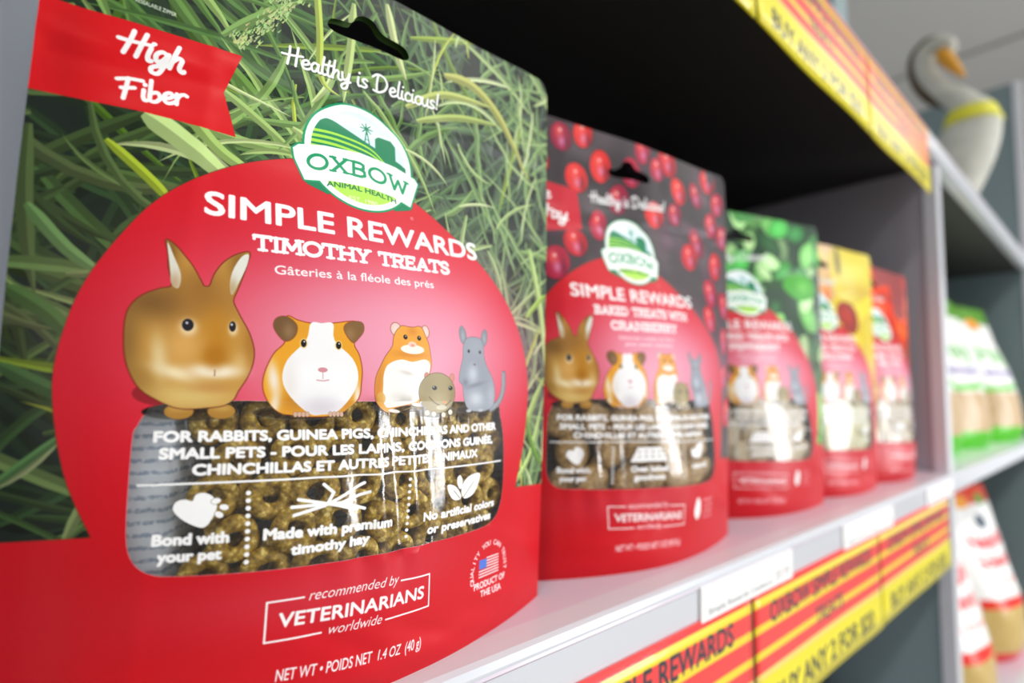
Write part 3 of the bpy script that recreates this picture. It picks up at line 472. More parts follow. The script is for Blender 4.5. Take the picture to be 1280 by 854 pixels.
    if kind == 'grass':
        A.text('NET WT • POIDS NET  1.4 OZ  (40 g)', 56.8, 11.1, 98.9, 7.6, 3.0, Wt, .06)
        A.poly([(124.8, 26.7), (129, 26.4), (129, 23.3), (124.8, 23.5)], (84, 120, 214))
        for i in range(7):
            y = 26.7-i*.95; xa = 129 if i < 4 else 124.8; A.stroke([(xa, y-.1), (135.6, y-.4)], .4, Wt)
        A.arc_text('QUALITY YOU CAN TRUST', 130.4, 22.0, 8.6, R(192), R(-8), 1.7, Wt, .05)
        A.text('PRODUCT OF', 122.1, 17.4, 139.6, 16.8, 2.0, Wt, .08); A.text('THE USA', 125.3, 14.4, 136.9, 13.8, 2.0, Wt, .08)
    else:
        A.text('NET WT • POIDS NET 3 OZ (85.05 g)', 56.8, 11.1, 98.9, 9.6, 2.8, Wt, .05)
        A.poly(crom([(110, 24), (112, 30), (114, 31), (116, 28), (115, 22), (112, 20)], 4, True), Wt)
        for i in range(4): A.text(('PRODUCT', 'OF THE', 'USA', 'YOU CAN')[i], 120, 28-i*3, 131, 28-i*3, 1.5, Wt)
    # title block
    A.text('SIMPLE REWARDS' if kind != 'x' else '', 36.6, 131.9, 124.6, 134.6, 6.3, Wt, .27, bend=-.6)
    if kind == 'grass':
        slab(A, 'TIMOTHY TREATS', 48.4, 123.3, 110.8, 126.2, 5.0, 1.12, Wt, bend=-.3)
        slab_t = 'Gâteries à la fléole des prés'; A.text(slab_t, 53.6, 117.5, 103.6, 120.3, 2.5, Wt, .05)
    else:
        a, b = {'cranberry': ('BAKED TREATS WITH', 'CRANBERRY'), 'mint': ('BAKED TREATS WITH', 'PEPPERMINT'), 'banana': ('BAKED TREATS WITH', 'APPLE & BANANA'), 'pepper': ('BAKED TREATS WITH', 'BELL PEPPER')}[kind]
        slab(A, a, 49, 123.6, 118, 126.0, 4.8, 1.0, Wt); slab(A, b, 58, 116.4, 106, 118, 4.8, 1.0, Wt)
        A.text('Gâteries cuites au four', 62, 112, 102, 113.4, 1.7, Wt); A.text('pour petits animaux', 66, 109, 100, 110.2, 1.7, Wt)
    hand(A, 'Healthy is Delicious!', 55.6, 184.6, 109.6, 189.8, 6.4, .78, Wt, shadow=True)
    logo(A)
    return A

# ------------------------------------------------------------------ pouch
ZB = [0, .006, .02, .045, .07, .10, .13, .155, .175, .19, .225]; BB = [.90, .97, 1., 1., .94, .80, .58, .34, .15, .05, 0.]
ZS = np.linspace(0, .225, 451); BS = np.interp(ZS, ZB, BB); _k = np.exp(-np.linspace(-2, 2, 25)**2); _k /= _k.sum()
BS2 = np.convolve(np.pad(BS, 12, mode='edge'), _k, 'valid'); BS2[ZS < .01] = BS[ZS < .01]
HOLE = crom([(67.4, 203.6), (68.4, 206.4), (71.2, 207.4), (75.2, 208.2), (76.8, 211.0), (79.6, 212.8), (83.0, 212.4), (85.0, 210.2), (87.4, 208.9), (94.0, 208.4), (96.4, 206.6), (96.6, 204.6), (94.0, 203.1), (84, 203.0), (71.4, 202.2)], 3, True)
class Wrinkle:
    def __init__(s, seed, amp=1.):
        r = random.Random(seed); s.amp = amp
        s.f = [(r.uniform(-.05, .05), r.uniform(-.05, .05), r.uniform(0, 6.28), .0008) for _ in range(5)]+[(r.uniform(-.13, .13), r.uniform(-.10, .10), r.uniform(0, 6.28), .0003) for _ in range(6)]
        s.cr = [(r.uniform(15, 150), r.uniform(8, 30), r.uniform(-.6, .6), r.uniform(8, 22), r.uniform(1.5, 3), r.choice([-1, 1])*r.uniform(.0003, .0007)) for _ in range(5)]+[(r.uniform(15, 150), r.uniform(95, 165), r.uniform(-.5, .5), r.uniform(10, 26), r.uniform(2, 5), r.choice([-1, 1])*r.uniform(.0002, .0006)) for _ in range(5)]
    def __call__(s, u, v):
        d = 0.
        for a, b, p, k in s.f: d += k*math.sin(a*u+b*v+p)
        d *= min(1, v/12)*min(1, max(0, (168-u)/16))*min(1, max(0, u/16))*.55
        for x, y, an, L, w, k in s.cr:
            dx, dy = u-x, v-y; ca, sa = math.cos(an), math.sin(an); p, q = dx*ca+dy*sa, -dx*sa+dy*ca; d += k*math.exp(-(p/L)**2-(q/w)**2)
        # press-to-close strip: two fine ribs running across, rising a little to the right
        zv = 170.6+.1*(u-9)
        d += .0005*math.exp(-((v-zv)/.8)**2)+.0004*math.exp(-((v-zv-2.8)/.9)**2)-.0004*math.exp(-((v-zv+3)/2.4)**2)
        return d*s.amp
CREASE_AT = [90]
def film_creases(u, v):
    """upright folds of the soft window film"""
    g = math.exp(-((u-CREASE_AT[0])/15)**2)*math.exp(-((v-55)/22)**2)
    return g*(.0011*math.sin(u*.52+.05*v)+.00022*math.sin(u*1.7-.12*v+1))+.00035*math.exp(-((u-(28+.06*(v-40)))/1.4)**2)
def pouch_surface(u, v, D, side, wr=None, crease=True):
    s = (u-84)/84; z = v/1000; hw = .0838+.0018*math.sin(math.pi*min(1, max(0, z/.225)))
    a = max(0, 1-abs(s)**1.8); b = float(np.interp(z, ZS, BS2))
    y = side*D*a*b
    if wr: y += (-1 if side < 0 else 1)*wr(u, v)*(1 if side < 0 else .8)
    if side < 0 and crease: y -= film_creases(u, v)
    z2 = z
    return (s*hw, y-(.0003 if side < 0 else -.0003), z2)
def outline():
    o = [(0, 0)]+[(u, 0) for u in np.arange(4, 168, 4)]+[(168, 0)]+[(168, v) for v in np.arange(5, 212, 5)]+[(168, 219), (167, 222), (165.5, 224.2), (163.5, 225)]
    return o+[(u, 225) for u in np.arange(160, 6, -4)]+[(3, 225), (0, 222)]+[(0, v) for v in np.arange(215, 4, -5)]
def inside(p, poly):
    x, y = p; c = False; n = len(poly)
    for i in range(n):
        x1, y1 = poly[i]; x2, y2 = poly[i-1]
        if (y1 > y) != (y2 > y) and x < (x2-x1)*(y-y1)/(y2-y1)+x1: c = not c
    return c
def flat_mesh(step):
    """triangulated flat layout: panel faces and window faces with exact outlines"""
    loops = [outline(), crom(WIN, 4, True), HOLE]; V = []; Ed = []
    for L in loops:
        b = len(V); V += [Vector((float(x), float(y))) for x, y in L]; Ed += [(b+i, b+(i+1) % len(L)) for i in range(len(L))]
    for i in range(int(168/step)):
        for j in range(int(225/step)):
            x, y = (i+.5)*step+(step*.5 if j % 2 else 0)*.6, (j+.5)*step
            if 1 < x < 167 and 1 < y < 218: V.append(Vector((x, y)))
    vo, eo, fo, *_ = delaunay_2d_cdt(V, Ed, [], 1, 1e-4)
    pan, win = [], []; HB = HOLE; WB = loops[1]
    for f in fo:
        c = (sum(vo[k].x for k in f)/3, sum(vo[k].y for k in f)/3)
        if 60 < c[0] < 102 and 198 < c[1] < 216 and inside(c, HB): continue
        if 20 < c[0] < 140 and 36 < c[1] < 84 and inside(c, WB): win.append(tuple(f))
        else: pan.append(tuple(f))
    return [(v.x, v.y) for v in vo], pan, win
_layout = {}
def pouch_part(name, step, which, D, side, wr, m, parent):
    if step not in _layout: _layout[step] = flat_mesh(step)
    V, pan, win = _layout[step]; F = pan if which == 'panel' else win if which == 'window' else pan+win
    used = sorted({k for f in F for k in f}); ix = {k: i for i, k in enumerate(used)}
    vs = [pouch_surface(V[k][0], V[k][1], D, side, wr) for k in used]; fs = [tuple(ix[k] for k in (f if side < 0 else f[::-1])) for f in F]
    me = mesh(name, vs, fs, True); uv = me.uv_layers.new(name='print'); li = np.empty(len(me.loops), np.int32); me.loops.foreach_get('vertex_index', li)
    U = np.array([(V[k][0]/168, V[k][1]/225) for k in used], np.float32); uv.data.foreach_set('uv', U[li].ravel())
    return link(name, me, m, parent)
def print_mat(name, im, rough=.38):
    M = bpy.data.materials.new(name); M.use_nodes = True; nt = M.node_tree; b = nt.nodes['Principled BSDF']
    t = nt.nodes.new('ShaderNodeTexImage'); t.image = im; t.extension = 'EXTEND'; t.interpolation = 'Cubic'
    nt.links.new(t.outputs['Color'], b.inputs['Base Color']); b.inputs['Roughness'].default_value = rough; b.inputs['Specular IOR Level'].default_value = .22
    b.inputs['Coat Weight'].default_value = .06; b.inputs['Coat Roughness'].default_value = .25
    return M
def film_mat(name, im):
    """clear glossy film with the white lettering and the animals' feet printed on it"""
    M = bpy.data.materials.new(name); M.use_nodes = True; nt = M.node_tree; out = nt.nodes['Material Output']; b = nt.nodes['Principled BSDF']
    t = nt.nodes.new('ShaderNodeTexImage'); t.image = im; t.extension = 'EXTEND'; nt.links.new(t.outputs['Color'], b.inputs['Base Color']); b.inputs['Roughness'].default_value = .35
    tr = nt.nodes.new('ShaderNodeBsdfTransparent'); tr.inputs[0].default_value = (.97, .98, .98, 1)
    gl = nt.nodes.new('ShaderNodeBsdfGlossy'); gl.inputs['Roughness'].default_value = .15
    lw = nt.nodes.new('ShaderNodeLayerWeight'); lw.inputs[0].default_value = .16; mr = nt.nodes.new('ShaderNodeMapRange'); mr.inputs['To Min'].default_value = .085; mr.inputs['To Max'].default_value = .55
    nt.links.new(lw.outputs['Fresnel'], mr.inputs['Value']); m1 = nt.nodes.new('ShaderNodeMixShader'); m2 = nt.nodes.new('ShaderNodeMixShader')
    nt.links.new(mr.outputs['Result'], m1.inputs[0]); nt.links.new(tr.outputs[0], m1.inputs[1]); nt.links.new(gl.outputs[0], m1.inputs[2])
    nt.links.new(t.outputs['Alpha'], m2.inputs[0]); nt.links.new(m1.outputs[0], m2.inputs[1]); nt.links.new(b.outputs[0], m2.inputs[2]); nt.links.new(m2.outputs[0], out.inputs['Surface'])
    tc = nt.nodes.new('ShaderNodeTexCoord'); n = nt.nodes.new('ShaderNodeTexNoise'); n.inputs['Scale'].default_value = 260; mp = nt.nodes.new('ShaderNodeMapping'); mp.inputs['Scale'].default_value = (1, 1, .25)
    nt.links.new(tc.outputs['Object'], mp.inputs[0]); nt.links.new(mp.outputs[0], n.inputs['Vector']); bp = nt.nodes.new('ShaderNodeBump'); bp.inputs['Strength'].default_value = .5; bp.inputs['Distance'].default_value = .0006
    nt.links.new(n.outputs['Fac'], bp.inputs['Height']); nt.links.new(bp.outputs['Normal'], gl.inputs['Normal'])
    return M
def backlining_mat():
    """inside of the back wall: pale lining with rows of small print showing through"""
    M = mat('inner_lining', (206, 214, 226), .5); nt = M.node_tree; b = nt.nodes['Principled BSDF']
    tc = nt.nodes.new('ShaderNodeTexCoord'); w = nt.nodes.new('ShaderNodeTexWave'); w.bands_direction = 'Z'; w.inputs['Scale'].default_value = 105; w.inputs['Distortion'].default_value = 0
    n = nt.nodes.new('ShaderNodeTexNoise'); n.inputs['Scale'].default_value = 900; nt.links.new(tc.outputs['Object'], w.inputs['Vector']); nt.links.new(tc.outputs['Object'], n.inputs['Vector'])
    mu = nt.nodes.new('ShaderNodeMath'); mu.operation = 'MULTIPLY'; nt.links.new(w.outputs['Fac'], mu.inputs[0]); nt.links.new(n.outputs['Fac'], mu.inputs[1])
    r = nt.nodes.new('ShaderNodeValToRGB'); r.color_ramp.elements[0].position = .3; r.color_ramp.elements[1].position = .5
    r.color_ramp.elements[0].color = (*lin((212, 218, 228)), 1); r.color_ramp.elements[1].color = (*lin((150, 164, 186)), 1)
    nt.links.new(mu.outputs[0], r.inputs[0]); nt.links.new(r.outputs[0], b.inputs['Base Color']); return M
LINING = backlining_mat(); WR = {}
def make_pouch(kind, label, rx, ry, rot, D, ppm, step, seed, redback, group='treat pouches lined up on the shelf', dvar=0):
    r = R(rot); cx, cy = rx-.084*math.cos(r), ry+.084*math.sin(r)
    CREASE_AT[0] = 86 if kind == 'grass' else 48
    root = empty('treat_pouch', (cx, cy, 0), label, 'pouch', group, -r)
    im = pouch_art(kind, ppm).image(kind+'_print'); wr = Wrinkle(seed, 1.5); WR[root.name] = wr
    pouch_part('front_panel', step, 'panel', D, -1, wr, print_mat(kind+'_front_print', im), root)
    pouch_part('window_film', step if step > 2 else 1.2, 'window', D, -1, wr, film_mat(kind+'_window_film', im), root)
    bm_ = mat(kind+'_back_print', redback, .4)
    o = pouch_part('back_panel', max(step, 5), 'all', .018, 1, None, None, root)
    o.data.materials.append(bm_); 
    # lining sheet just inside the back wall
    V = []; F = []
    for j in range(12):
        for i in range(16):
            u, v = 14+i*9.2, 30+j*5.2; x, y, z = pouch_surface(u, v, .018, 1); y2 = pouch_surface(u, v, D, -1, None, False)[1]+.0032; k = min(1, max(0, (u-32)/14)) if kind == 'grass' else 1; V.append((x, (y-.0025)*k+y2*(1-k), z))
    for j in range(11):
        for i in range(15): a = j*16+i; F.append((a, a+1, a+17, a+16))
    link('lining', mesh('lining', V, F, True), LINING, root)
    # bottom gusset joining front and back walls
    us = list(np.arange(0, 169, 4)); V = []; F = []
    for u in us:
        f = pouch_surface(u, 0, D, -1); b = pouch_surface(u, 0, .018, 1)
        V += [(f[0], f[1]+.0008, .0006), (f[0], (f[1]+b[1])/2, .004), (b[0], b[1]-.0008, .0006)]
    for i in range(len(us)-1): a = 3*i; F += [(a, a+3, a+4, a+1), (a+1, a+4, a+5, a+2)]
    link('bottom_gusset', mesh('bottom_gusset', V, F, True), mat(kind+'_gusset', (176, 14, 26), .4), root)
    return root
def treat_mat(name, c0, c1, glit):
    M = mat(name, c0, .45, bump=.7, bscale=700); nt = M.node_tree; b = nt.nodes['Principled BSDF']; tc = nt.nodes.new('ShaderNodeTexCoord')
    n = nt.nodes.new('ShaderNodeTexNoise'); n.inputs['Scale'].default_value = 620; n.inputs['Detail'].default_value = 5; mp = nt.nodes.new('ShaderNodeMapping'); mp.inputs['Scale'].default_value = (1, .35, 1)
    nt.links.new(tc.outputs['Object'], mp.inputs[0]); nt.links.new(mp.outputs[0], n.inputs['Vector']); r = nt.nodes.new('ShaderNodeValToRGB')
    e = r.color_ramp.elements; e[0].position = .36; e[0].color = (*lin(c0), 1); e[1].position = .56; e[1].color = (*lin(c1), 1); x = e.new(.68); x.color = (*lin(glit), 1)
    nt.links.new(n.outputs['Fac'], r.inputs[0]); nt.links.new(r.outputs[0], b.inputs['Base Color']); return M
def ring_mesh(seed, Rm=.0043, rm=.0021, hole=True):
    r = random.Random(seed); ph = [r.uniform(0, 6) for _ in range(6)]; vs = []; fs = []; N, Mn = 28, 14
    for i in range(N):
        a = 2*math.pi*i/N
        for j in range(Mn):
            b = 2*math.pi*j/Mn; k = 1+.06*math.sin(3*a+ph[0])+.04*math.sin(5*a+2*b+ph[1])+.03*math.sin(9*a-3*b+ph[2])+r.uniform(-.02, .02)
            rr = Rm+rm*k*math.cos(b); vs.append((rr*math.cos(a), rm*1.15*k*math.sin(b), rr*math.sin(a)*(1+.06*math.sin(a+ph[3]))))
    for i in range(N):
        for j in range(Mn): a, b = i*Mn+j, i*Mn+(j+1) % Mn; c, d = ((i+1) % N)*Mn+(j+1) % Mn, ((i+1) % N)*Mn+j; fs.append((a, d, c, b))
    return mesh('ring_treat', vs, fs, True)
def biscuit_mesh(seed, Rm=.009, th=.0028):
    r = random.Random(seed); vs = [(0, -th, 0)]; fs = []; N = 24; rings = [(.5, -th), (.85, -th*.95), (1, -th*.4), (1, th*.4), (.85, th*.95), (.5, th)]
    for s_, y in rings:
        for i in range(N): a = 2*math.pi*i/N; k = Rm*s_*(1+.05*math.sin(3*a+seed)+r.uniform(-.02, .02)); vs.append((k*math.cos(a), y+r.uniform(-1, 1)*.0002, k*math.sin(a)))
    vs.append((0, th, 0)); n = len(vs)-1
    for i in range(N):
        j = (i+1) % N; fs.append((0, 1+i, 1+j))
        for q in range(5): fs.append((1+q*N+i, 1+(q+1)*N+i, 1+(q+1)*N+j, 1+q*N+j))
        fs.append((n, 1+5*N+j, 1+5*N+i))
    return mesh('biscuit_treat', vs, fs, True)
ROWS = ['bottom row', 'second row from the bottom', 'third row from the bottom', 'fourth row from the bottom', 'top row', 'top row']
NTH = ['leftmost', 'second', 'third', 'fourth', 'fifth', 'sixth', 'seventh', 'eighth', 'ninth', 'tenth']
def fill_pouch(root, protos, spots, name, label, group, D):
    """treats lie inside the pouch against its window: (u, v, depth behind the film, tilt)"""
    M = Matrix.Translation(root.location) @ Matrix.Rotation(root.rotation_euler.z, 4, 'Z'); r = random.Random(4)
    nth = {}
    for k, (u, v, dep, tilt, row, _) in enumerate(spots):
        x, y, z = pouch_surface(u, v, D, -1, WR[root.name]); CREASE_AT[0] = 86 if root is P1 else 48; hx = [pouch_surface(u+a, v+b, D, -1, WR[root.name])[1] for e in (3., 6.) for a in (-e, 0, e) for b in (-e, 0, e)]; y = max(y, *hx)
        o = bpy.data.objects.new(name, protos[k % len(protos)]); COL.objects.link(o)
        o.location = M @ Vector((x, y+dep, z)); o.rotation_euler = (r.gauss(0, tilt), r.uniform(0, 6.28), root.rotation_euler.z+r.gauss(0, tilt)); 
        if row < 0: tag(o, label+', partly hidden behind others', 'treat', group+', back layer')
        else: nth[row] = nth.get(row, -1)+1; tag(o, '%s, %s, %s' % (label, ROWS[row], NTH[nth[row]]+(' from left' if nth[row] else '')), 'treat', group)

# ------------------------------------------------------------------ the shelving (setting)
paint = mat('white_shelf_paint', (204, 194, 208), .32, spec=.5, coat=.25); lip_paint = mat('price_rail_grey_plastic', (206, 210, 218), .3, coat=.3)
slate = mat('slate_back_panel_paint', (128, 148, 152), .5, var=.06, vscale=4); dark = mat('shelf_underside_shade', (26, 24, 23), .6)  # undersides near black: shade under the shelves painted into their colour
post_paint = mat('light_post_paint', (212, 214, 222), .3, coat=.3); side_dark = mat('grey_side_panel_paint', (178, 174, 184), .35, coat=.15)
ceil_m = mat('ceiling_tile', (196, 196, 194), .9, bump=.15, bscale=60); grid_m = mat('ceiling_grid', (150, 150, 150), .6)
inner_dark = mat('dark_inner_panel', (52, 52, 54), .5)  # darker sheet in front of the slate back wall, main bay only
def st(o): o['kind'] = 'structure'; return o
B = .80; X0 = -.019; ZU = .386; ZL = -.38
rail = [(.012, 0), (.001, .0), (-.0012, -.0008), (-.002, -.003), (-.002, -.0195), (-.0012, -.0212), (.002, -.022), (.002, -.0235), (.012, -.0235)]
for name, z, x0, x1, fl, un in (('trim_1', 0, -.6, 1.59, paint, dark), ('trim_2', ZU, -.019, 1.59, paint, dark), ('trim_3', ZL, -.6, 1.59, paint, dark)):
    root = st(bpy.data.objects.new(name, None)); COL.objects.link(root); root.location = (0, 0, 0)
    root['label'] = {'trim_1': 'white metal shelf carrying the red treat pouches', 'trim_2': 'upper white metal shelf above the pouches', 'trim_3': 'lower white metal shelf under the striped signs'}[name]
    box('shelf_deck', x0, x1, .0115, .352, z-.012, z, fl, root, .0006)
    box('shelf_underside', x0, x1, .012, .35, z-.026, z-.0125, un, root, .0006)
    extrude_profile('price_rail', [(y, z+q) for y, q in rail], x0, x1, lip_paint, root)
    g = extrude_profile('rail_groove', [(-.0021, z-.0040), (-.0024, -.0050+z), (-.0021, z-.0056)], x0, x1, paint, root)
def divider(name, x0, x1, zb, zt, face, yb=.352, front=0.002):
    root = st(bpy.data.objects.new(name, None)); COL.objects.link(root)
    for a, b in zb: box('side_panel', x0+.004, x1-.004, front+.008, yb, a, b, slate if a == ZL and face is side_dark else face, root, .0006)
    for a, b in zb: box('upright_post', x0, x1, front, front+.014, a, b, post_paint, root, .0012)
    return root
levels = [(ZL, -.0262), (0, ZU-.0262)]
GP = mat('translucent_white_side_panel', (244, 246, 250), .25, coat=.3); _nt = GP.node_tree; _t = _nt.nodes.new('ShaderNodeBsdfTranslucent'); _t.inputs[0].default_value = (.85, .88, .93, 1); _mx = _nt.nodes.new('ShaderNodeMixShader'); _mx.inputs[0].default_value = .6
_nt.links.new(_nt.nodes['Principled BSDF'].outputs[0], _mx.inputs[1]); _nt.links.new(_t.outputs[0], _mx.inputs[2]); _nt.links.new(_mx.outputs[0], _nt.nodes['Material Output'].inputs['Surface'])
divider('trim_4', X0, .006, [(ZL, -.0262), (0, ZU-.0262)], 0, GP, front=.0)
divider('trim_5', .79, .812, levels, 0, side_dark)
box_side = divider('trim_6', 1.592, 1.612, [(-1.0, .79)], 0, mat('slate_end_panel', (120, 138, 142), .5), yb=.7, front=-.004)
st(box('trim_7', .74, .788, .088, .35, ZU, 1.25, slate, None, 0))
b1 = st(box('wall_back', -.6, 1.592, .352, .362, ZL-.3, ZU+.0, slate, None, 0)); 
b2 = st(box('wall_inner', .012, .787, .340, .350, .001, ZU-.0265, inner_dark, None, 0)) if True else None
st(box('ceiling', -6, 9, -6, 8, 1.62, 1.66, ceil_m, None, 0)); st(box('floor', -6, 9, -6, 8, -1.1, -1.06, mat('store_floor', (170, 166, 160), .4), None, 0))
st(box('wall_aisle', -6, 9, -5.0, -4.95, -1.06, 1.62, mat('far_store_wall', (190, 190, 186), .8), None, 0))
for i, x in enumerate(np.arange(.6, 9, 1.2)): o = st(box('trim_%d' % (10+i), x, x+.02, -6, 8, 1.612, 1.6195, grid_m, None, 0))

# ------------------------------------------------------------------ pouches
P1 = make_pouch('grass', 'large red and green grass print pouch of timothy treats, nearest the camera', .182, .028, 0, .0237, 9, 2.2, 1, (60, 90, 40))
P2 = make_pouch('cranberry', 'red pouch with cranberries printed on top, second from the front', .34, .027, 8.5, .0245, 6, 3, 2, (46, 34, 46))
P3 = make_pouch('mint', 'red pouch with green mint leaves printed on top, third in the row', .4926, .027, 18, .0245, 4, 4, 3, (40, 150, 40))
P4 = make_pouch('banana', 'red pouch with yellow bananas printed on top, fourth in the row', .6287, .0275, 12.5, .0245, 4, 4, 4, (190, 120, 20))
P5 = make_pouch('pepper', 'red pouch with orange peppers printed on top, farthest beside the divider', .767, .031, 6.5, .0245, 4, 4, 5, (150, 20, 16))
olive = treat_mat('olive_hay_treat', (124, 94, 18), (192, 154, 44), (255, 232, 140)); tan = treat_mat('brown_biscuit', (150, 110, 54), (196, 158, 98), (222, 192, 140)); pale = treat_mat('pale_biscuit', (214, 190, 150), (232, 214, 184), (244, 232, 212)); yel = treat_mat('yellow_biscuit', (232, 222, 166), (246, 240, 200), (250, 248, 224))
rp = [ring_mesh(i, .0040+.0003*(i % 3)) for i in range(4)]
for m_ in rp: m_.materials.append(olive)
sp = []; r = random.Random(9)
for j in range(5):
    for i in range(9):
        u = 42+i*12.2+(6 if j % 2 else 0)+r.gauss(0, 1.0); v = 38+j*9.8+r.gauss(0, .8)
        if u < 138: sp.append((u, v, .0031+r.uniform(0, .0012), .1, j, i))
for j in range(5):
    for i in range(9):
        u = 45+i*11+(5 if j % 2 else 0)+r.gauss(0, 2); v = 38+j*10+r.gauss(0, 2)
        if u < 134: sp.append((u, v, .0088+r.uniform(0, .002), .5, -1, 0))
fill_pouch(P1, rp, sp, 'ring_treat', 'olive hay ring in the grass print pouch', 'hay rings in the nearest pouch', .0237)
def biscuits(P, m_, label, group, seed, u0=34):
    bp = [biscuit_mesh(seed+i, .0085+.0006*i) for i in range(3)]
    for q in bp: q.materials.append(m_)
    r = random.Random(seed); sp = []
    for j in range(3):
        for i in range(7):
            u = u0+i*16+(8 if j % 2 else 0)+r.gauss(0, 1.5)
            if u < 138: sp.append((u, 42+j*15.5+r.gauss(0, 1.2), .0040+r.uniform(0, .001), .06, j, i)); sp.append((u+8, 46+j*14, .011, .3, -1, 0))
    fill_pouch(P, bp, sp, 'biscuit_treat', label, group, .0245)
biscuits(P2, tan, 'brown biscuit in the cranberry pouch', 'biscuits in the cranberry pouch', 20)
biscuits(P3, pale, 'pale biscuit in the mint leaf pouch', 'biscuits in the mint pouch', 30)
biscuits(P4, yel, 'yellowish biscuit in the banana pouch', 'biscuits in the banana pouch', 40)
biscuits(P5, pale, 'beige biscuit in the orange pepper pouch', 'biscuits in the pepper pouch', 50)

# ------------------------------------------------------------------ offer signs and price tickets
def sign_art():
    A = Art(208, 70, 5, (250, 232, 10)); Rd, Y, PY = (240, 62, 62), (244, 214, 44), (240, 214, 110)
    for a, b, c in [(66.5, 70, Rd), (62, 66.5, Y), (53, 62, Rd), (49, 53, Y), (40, 49, Rd), (36, 40, Y), (29, 36, Rd), (25.6, 29, PY), (0, 25.6, (240, 226, 0))]:
        A.poly([(-1, a), (209, a), (209, b), (-1, b)], c)
    A.text('OXBOW SIMPLE REWARDS', 20, 51.5, 188, 51.5, 10.5, (42, 44, 58), .25); A.text('TREATS', 82, 34, 128, 34, 9.5, (52, 54, 66), .2)
    A.text('BUY ANY 2 FOR $20', 22, 6.5, 186, 6.5, 11.5, (30, 30, 24), .5)
    A.poly([(-1, -1), (.7, -1), (.7, 71), (-1, 71)], (70, 70, 50)); A.poly([(207.3, -1), (209, -1), (209, 71), (207.3, 71)], (70, 70, 50)); return A
sim = sign_art().image('offer_sign_print')
def sign_mat():
    M = print_mat('laminated_offer_sign', sim, .3); nt = M.node_tree; b = nt.nodes['Principled BSDF']; b.inputs['Coat Weight'].default_value = .3; b.inputs['Coat Roughness'].default_value = .04
    tc = nt.nodes.new('ShaderNodeTexCoord'); n = nt.nodes.new('ShaderNodeTexNoise'); n.inputs['Scale'].default_value = 45; nt.links.new(tc.outputs['Object'], n.inputs['Vector'])
    bp = nt.nodes.new('ShaderNodeBump'); bp.inputs['Strength'].default_value = .2; bp.inputs['Distance'].default_value = .002; nt.links.new(n.outputs['Fac'], bp.inputs['Height']); nt.links.new(bp.outputs['Normal'], b.inputs['Coat Normal']); return M
SM = sign_mat()
def sign(x0, x1, zt, zb, label, ph):
    nx, nz = 26, 8; V = []; F = []; UV = []
    for s_ in (0, 1):
        for j in range(nz+1):
            for i in range(nx+1):
                a, b = i/nx, j/nz; x = x0+(x1-x0)*a; z = zt+(zb-zt)*b+.0003*b*math.sin(9*a+ph); y = -.0029-.0005*b*math.sin(7*a+ph)-.0015*b-.0004*s_
                V.append((x, y+(.0008 if s_ == 0 else 0), z)); UV.append((a, 1-b))
    N = (nx+1)*(nz+1)
    for j in range(nz):
        for i in range(nx):
            a = j*(nx+1)+i; F.append((N+a, N+a+nx+1, N+a+nx+2, N+a+1)); F.append((a, a+1, a+nx+2, a+nx+1))
    ring = [i for i in range(nx+1)]+[j*(nx+1)+nx for j in range(1, nz+1)]+[nz*(nx+1)+i for i in range(nx-1, -1, -1)]+[j*(nx+1) for j in range(nz-1, 0, -1)]
    for k in range(len(ring)): a, b = ring[k], ring[(k+1) % len(ring)]; F.append((a, N+a, N+b, b))
    me = mesh('offer_sign', V, F, True); uv = me.uv_layers.new(name='print'); li = np.empty(len(me.loops), np.int32); me.loops.foreach_get('vertex_index', li); uv.data.foreach_set('uv', np.array(UV, np.float32)[li].ravel())
    return tag(link('offer_sign', me, SM), label, 'sign', 'striped offer signs on the shelf rails')
for k, (a, b, l) in enumerate([(.099, .3065, 'yellow and red striped offer sign on the lower rail, cut off by the bottom edge'), (.3075, .515, 'striped offer sign on the lower rail, between two other signs'), (.516, .748, 'striped offer sign on the lower rail, nearest the post')]): sign(a, b, -.0195, -.090, l, k*1.7)
for k, (a, b, l) in enumerate([(.112, .3185, 'striped offer sign on the upper rail, only its corner in view'), (.3195, .526, 'striped offer sign on the upper rail with white glare spots'), (.527, .729, 'striped offer sign on the upper rail, its end at the post')]): sign(a, b, ZU-.0065, ZU-.080, l, k*1.3+.5)
def ticket_art(n):
    A = Art(100, 18, 8, (246, 246, 246)); r = random.Random(n)
    A.text('Simple Rewards Cranberry', 6, 2.6, 74, 2.6, 3.2, (150, 150, 156), .1); A.text('$9.99', 78, 3, 96, 3, 6, (190, 188, 190), .1); return A
for k, (a, b, l) in enumerate([(.2576, .3575, 'white price ticket in the rail above the second striped sign seam'), (.442, .556, 'white price ticket in the rail between the third and fourth pouch'), (.668, .775, 'white price ticket in the rail next to the post'), ]):
    im = ticket_art(k).image('price_ticket_print'); me = box_me('price_ticket', a, b, -.0034, -.0022, -.0205, -.0045, 0)
    uv = me.uv_layers.new(name='print'); 
    for lp in me.loops: c = me.vertices[lp.vertex_index].co; uv.data[lp.index].uv = ((c.x-a)/(b-a), (c.z+.0205)/.016)
    tag(link('price_ticket', me, print_mat('price_ticket_paper', im, .6)), l, 'price ticket', 'white price tickets in the lower rail')

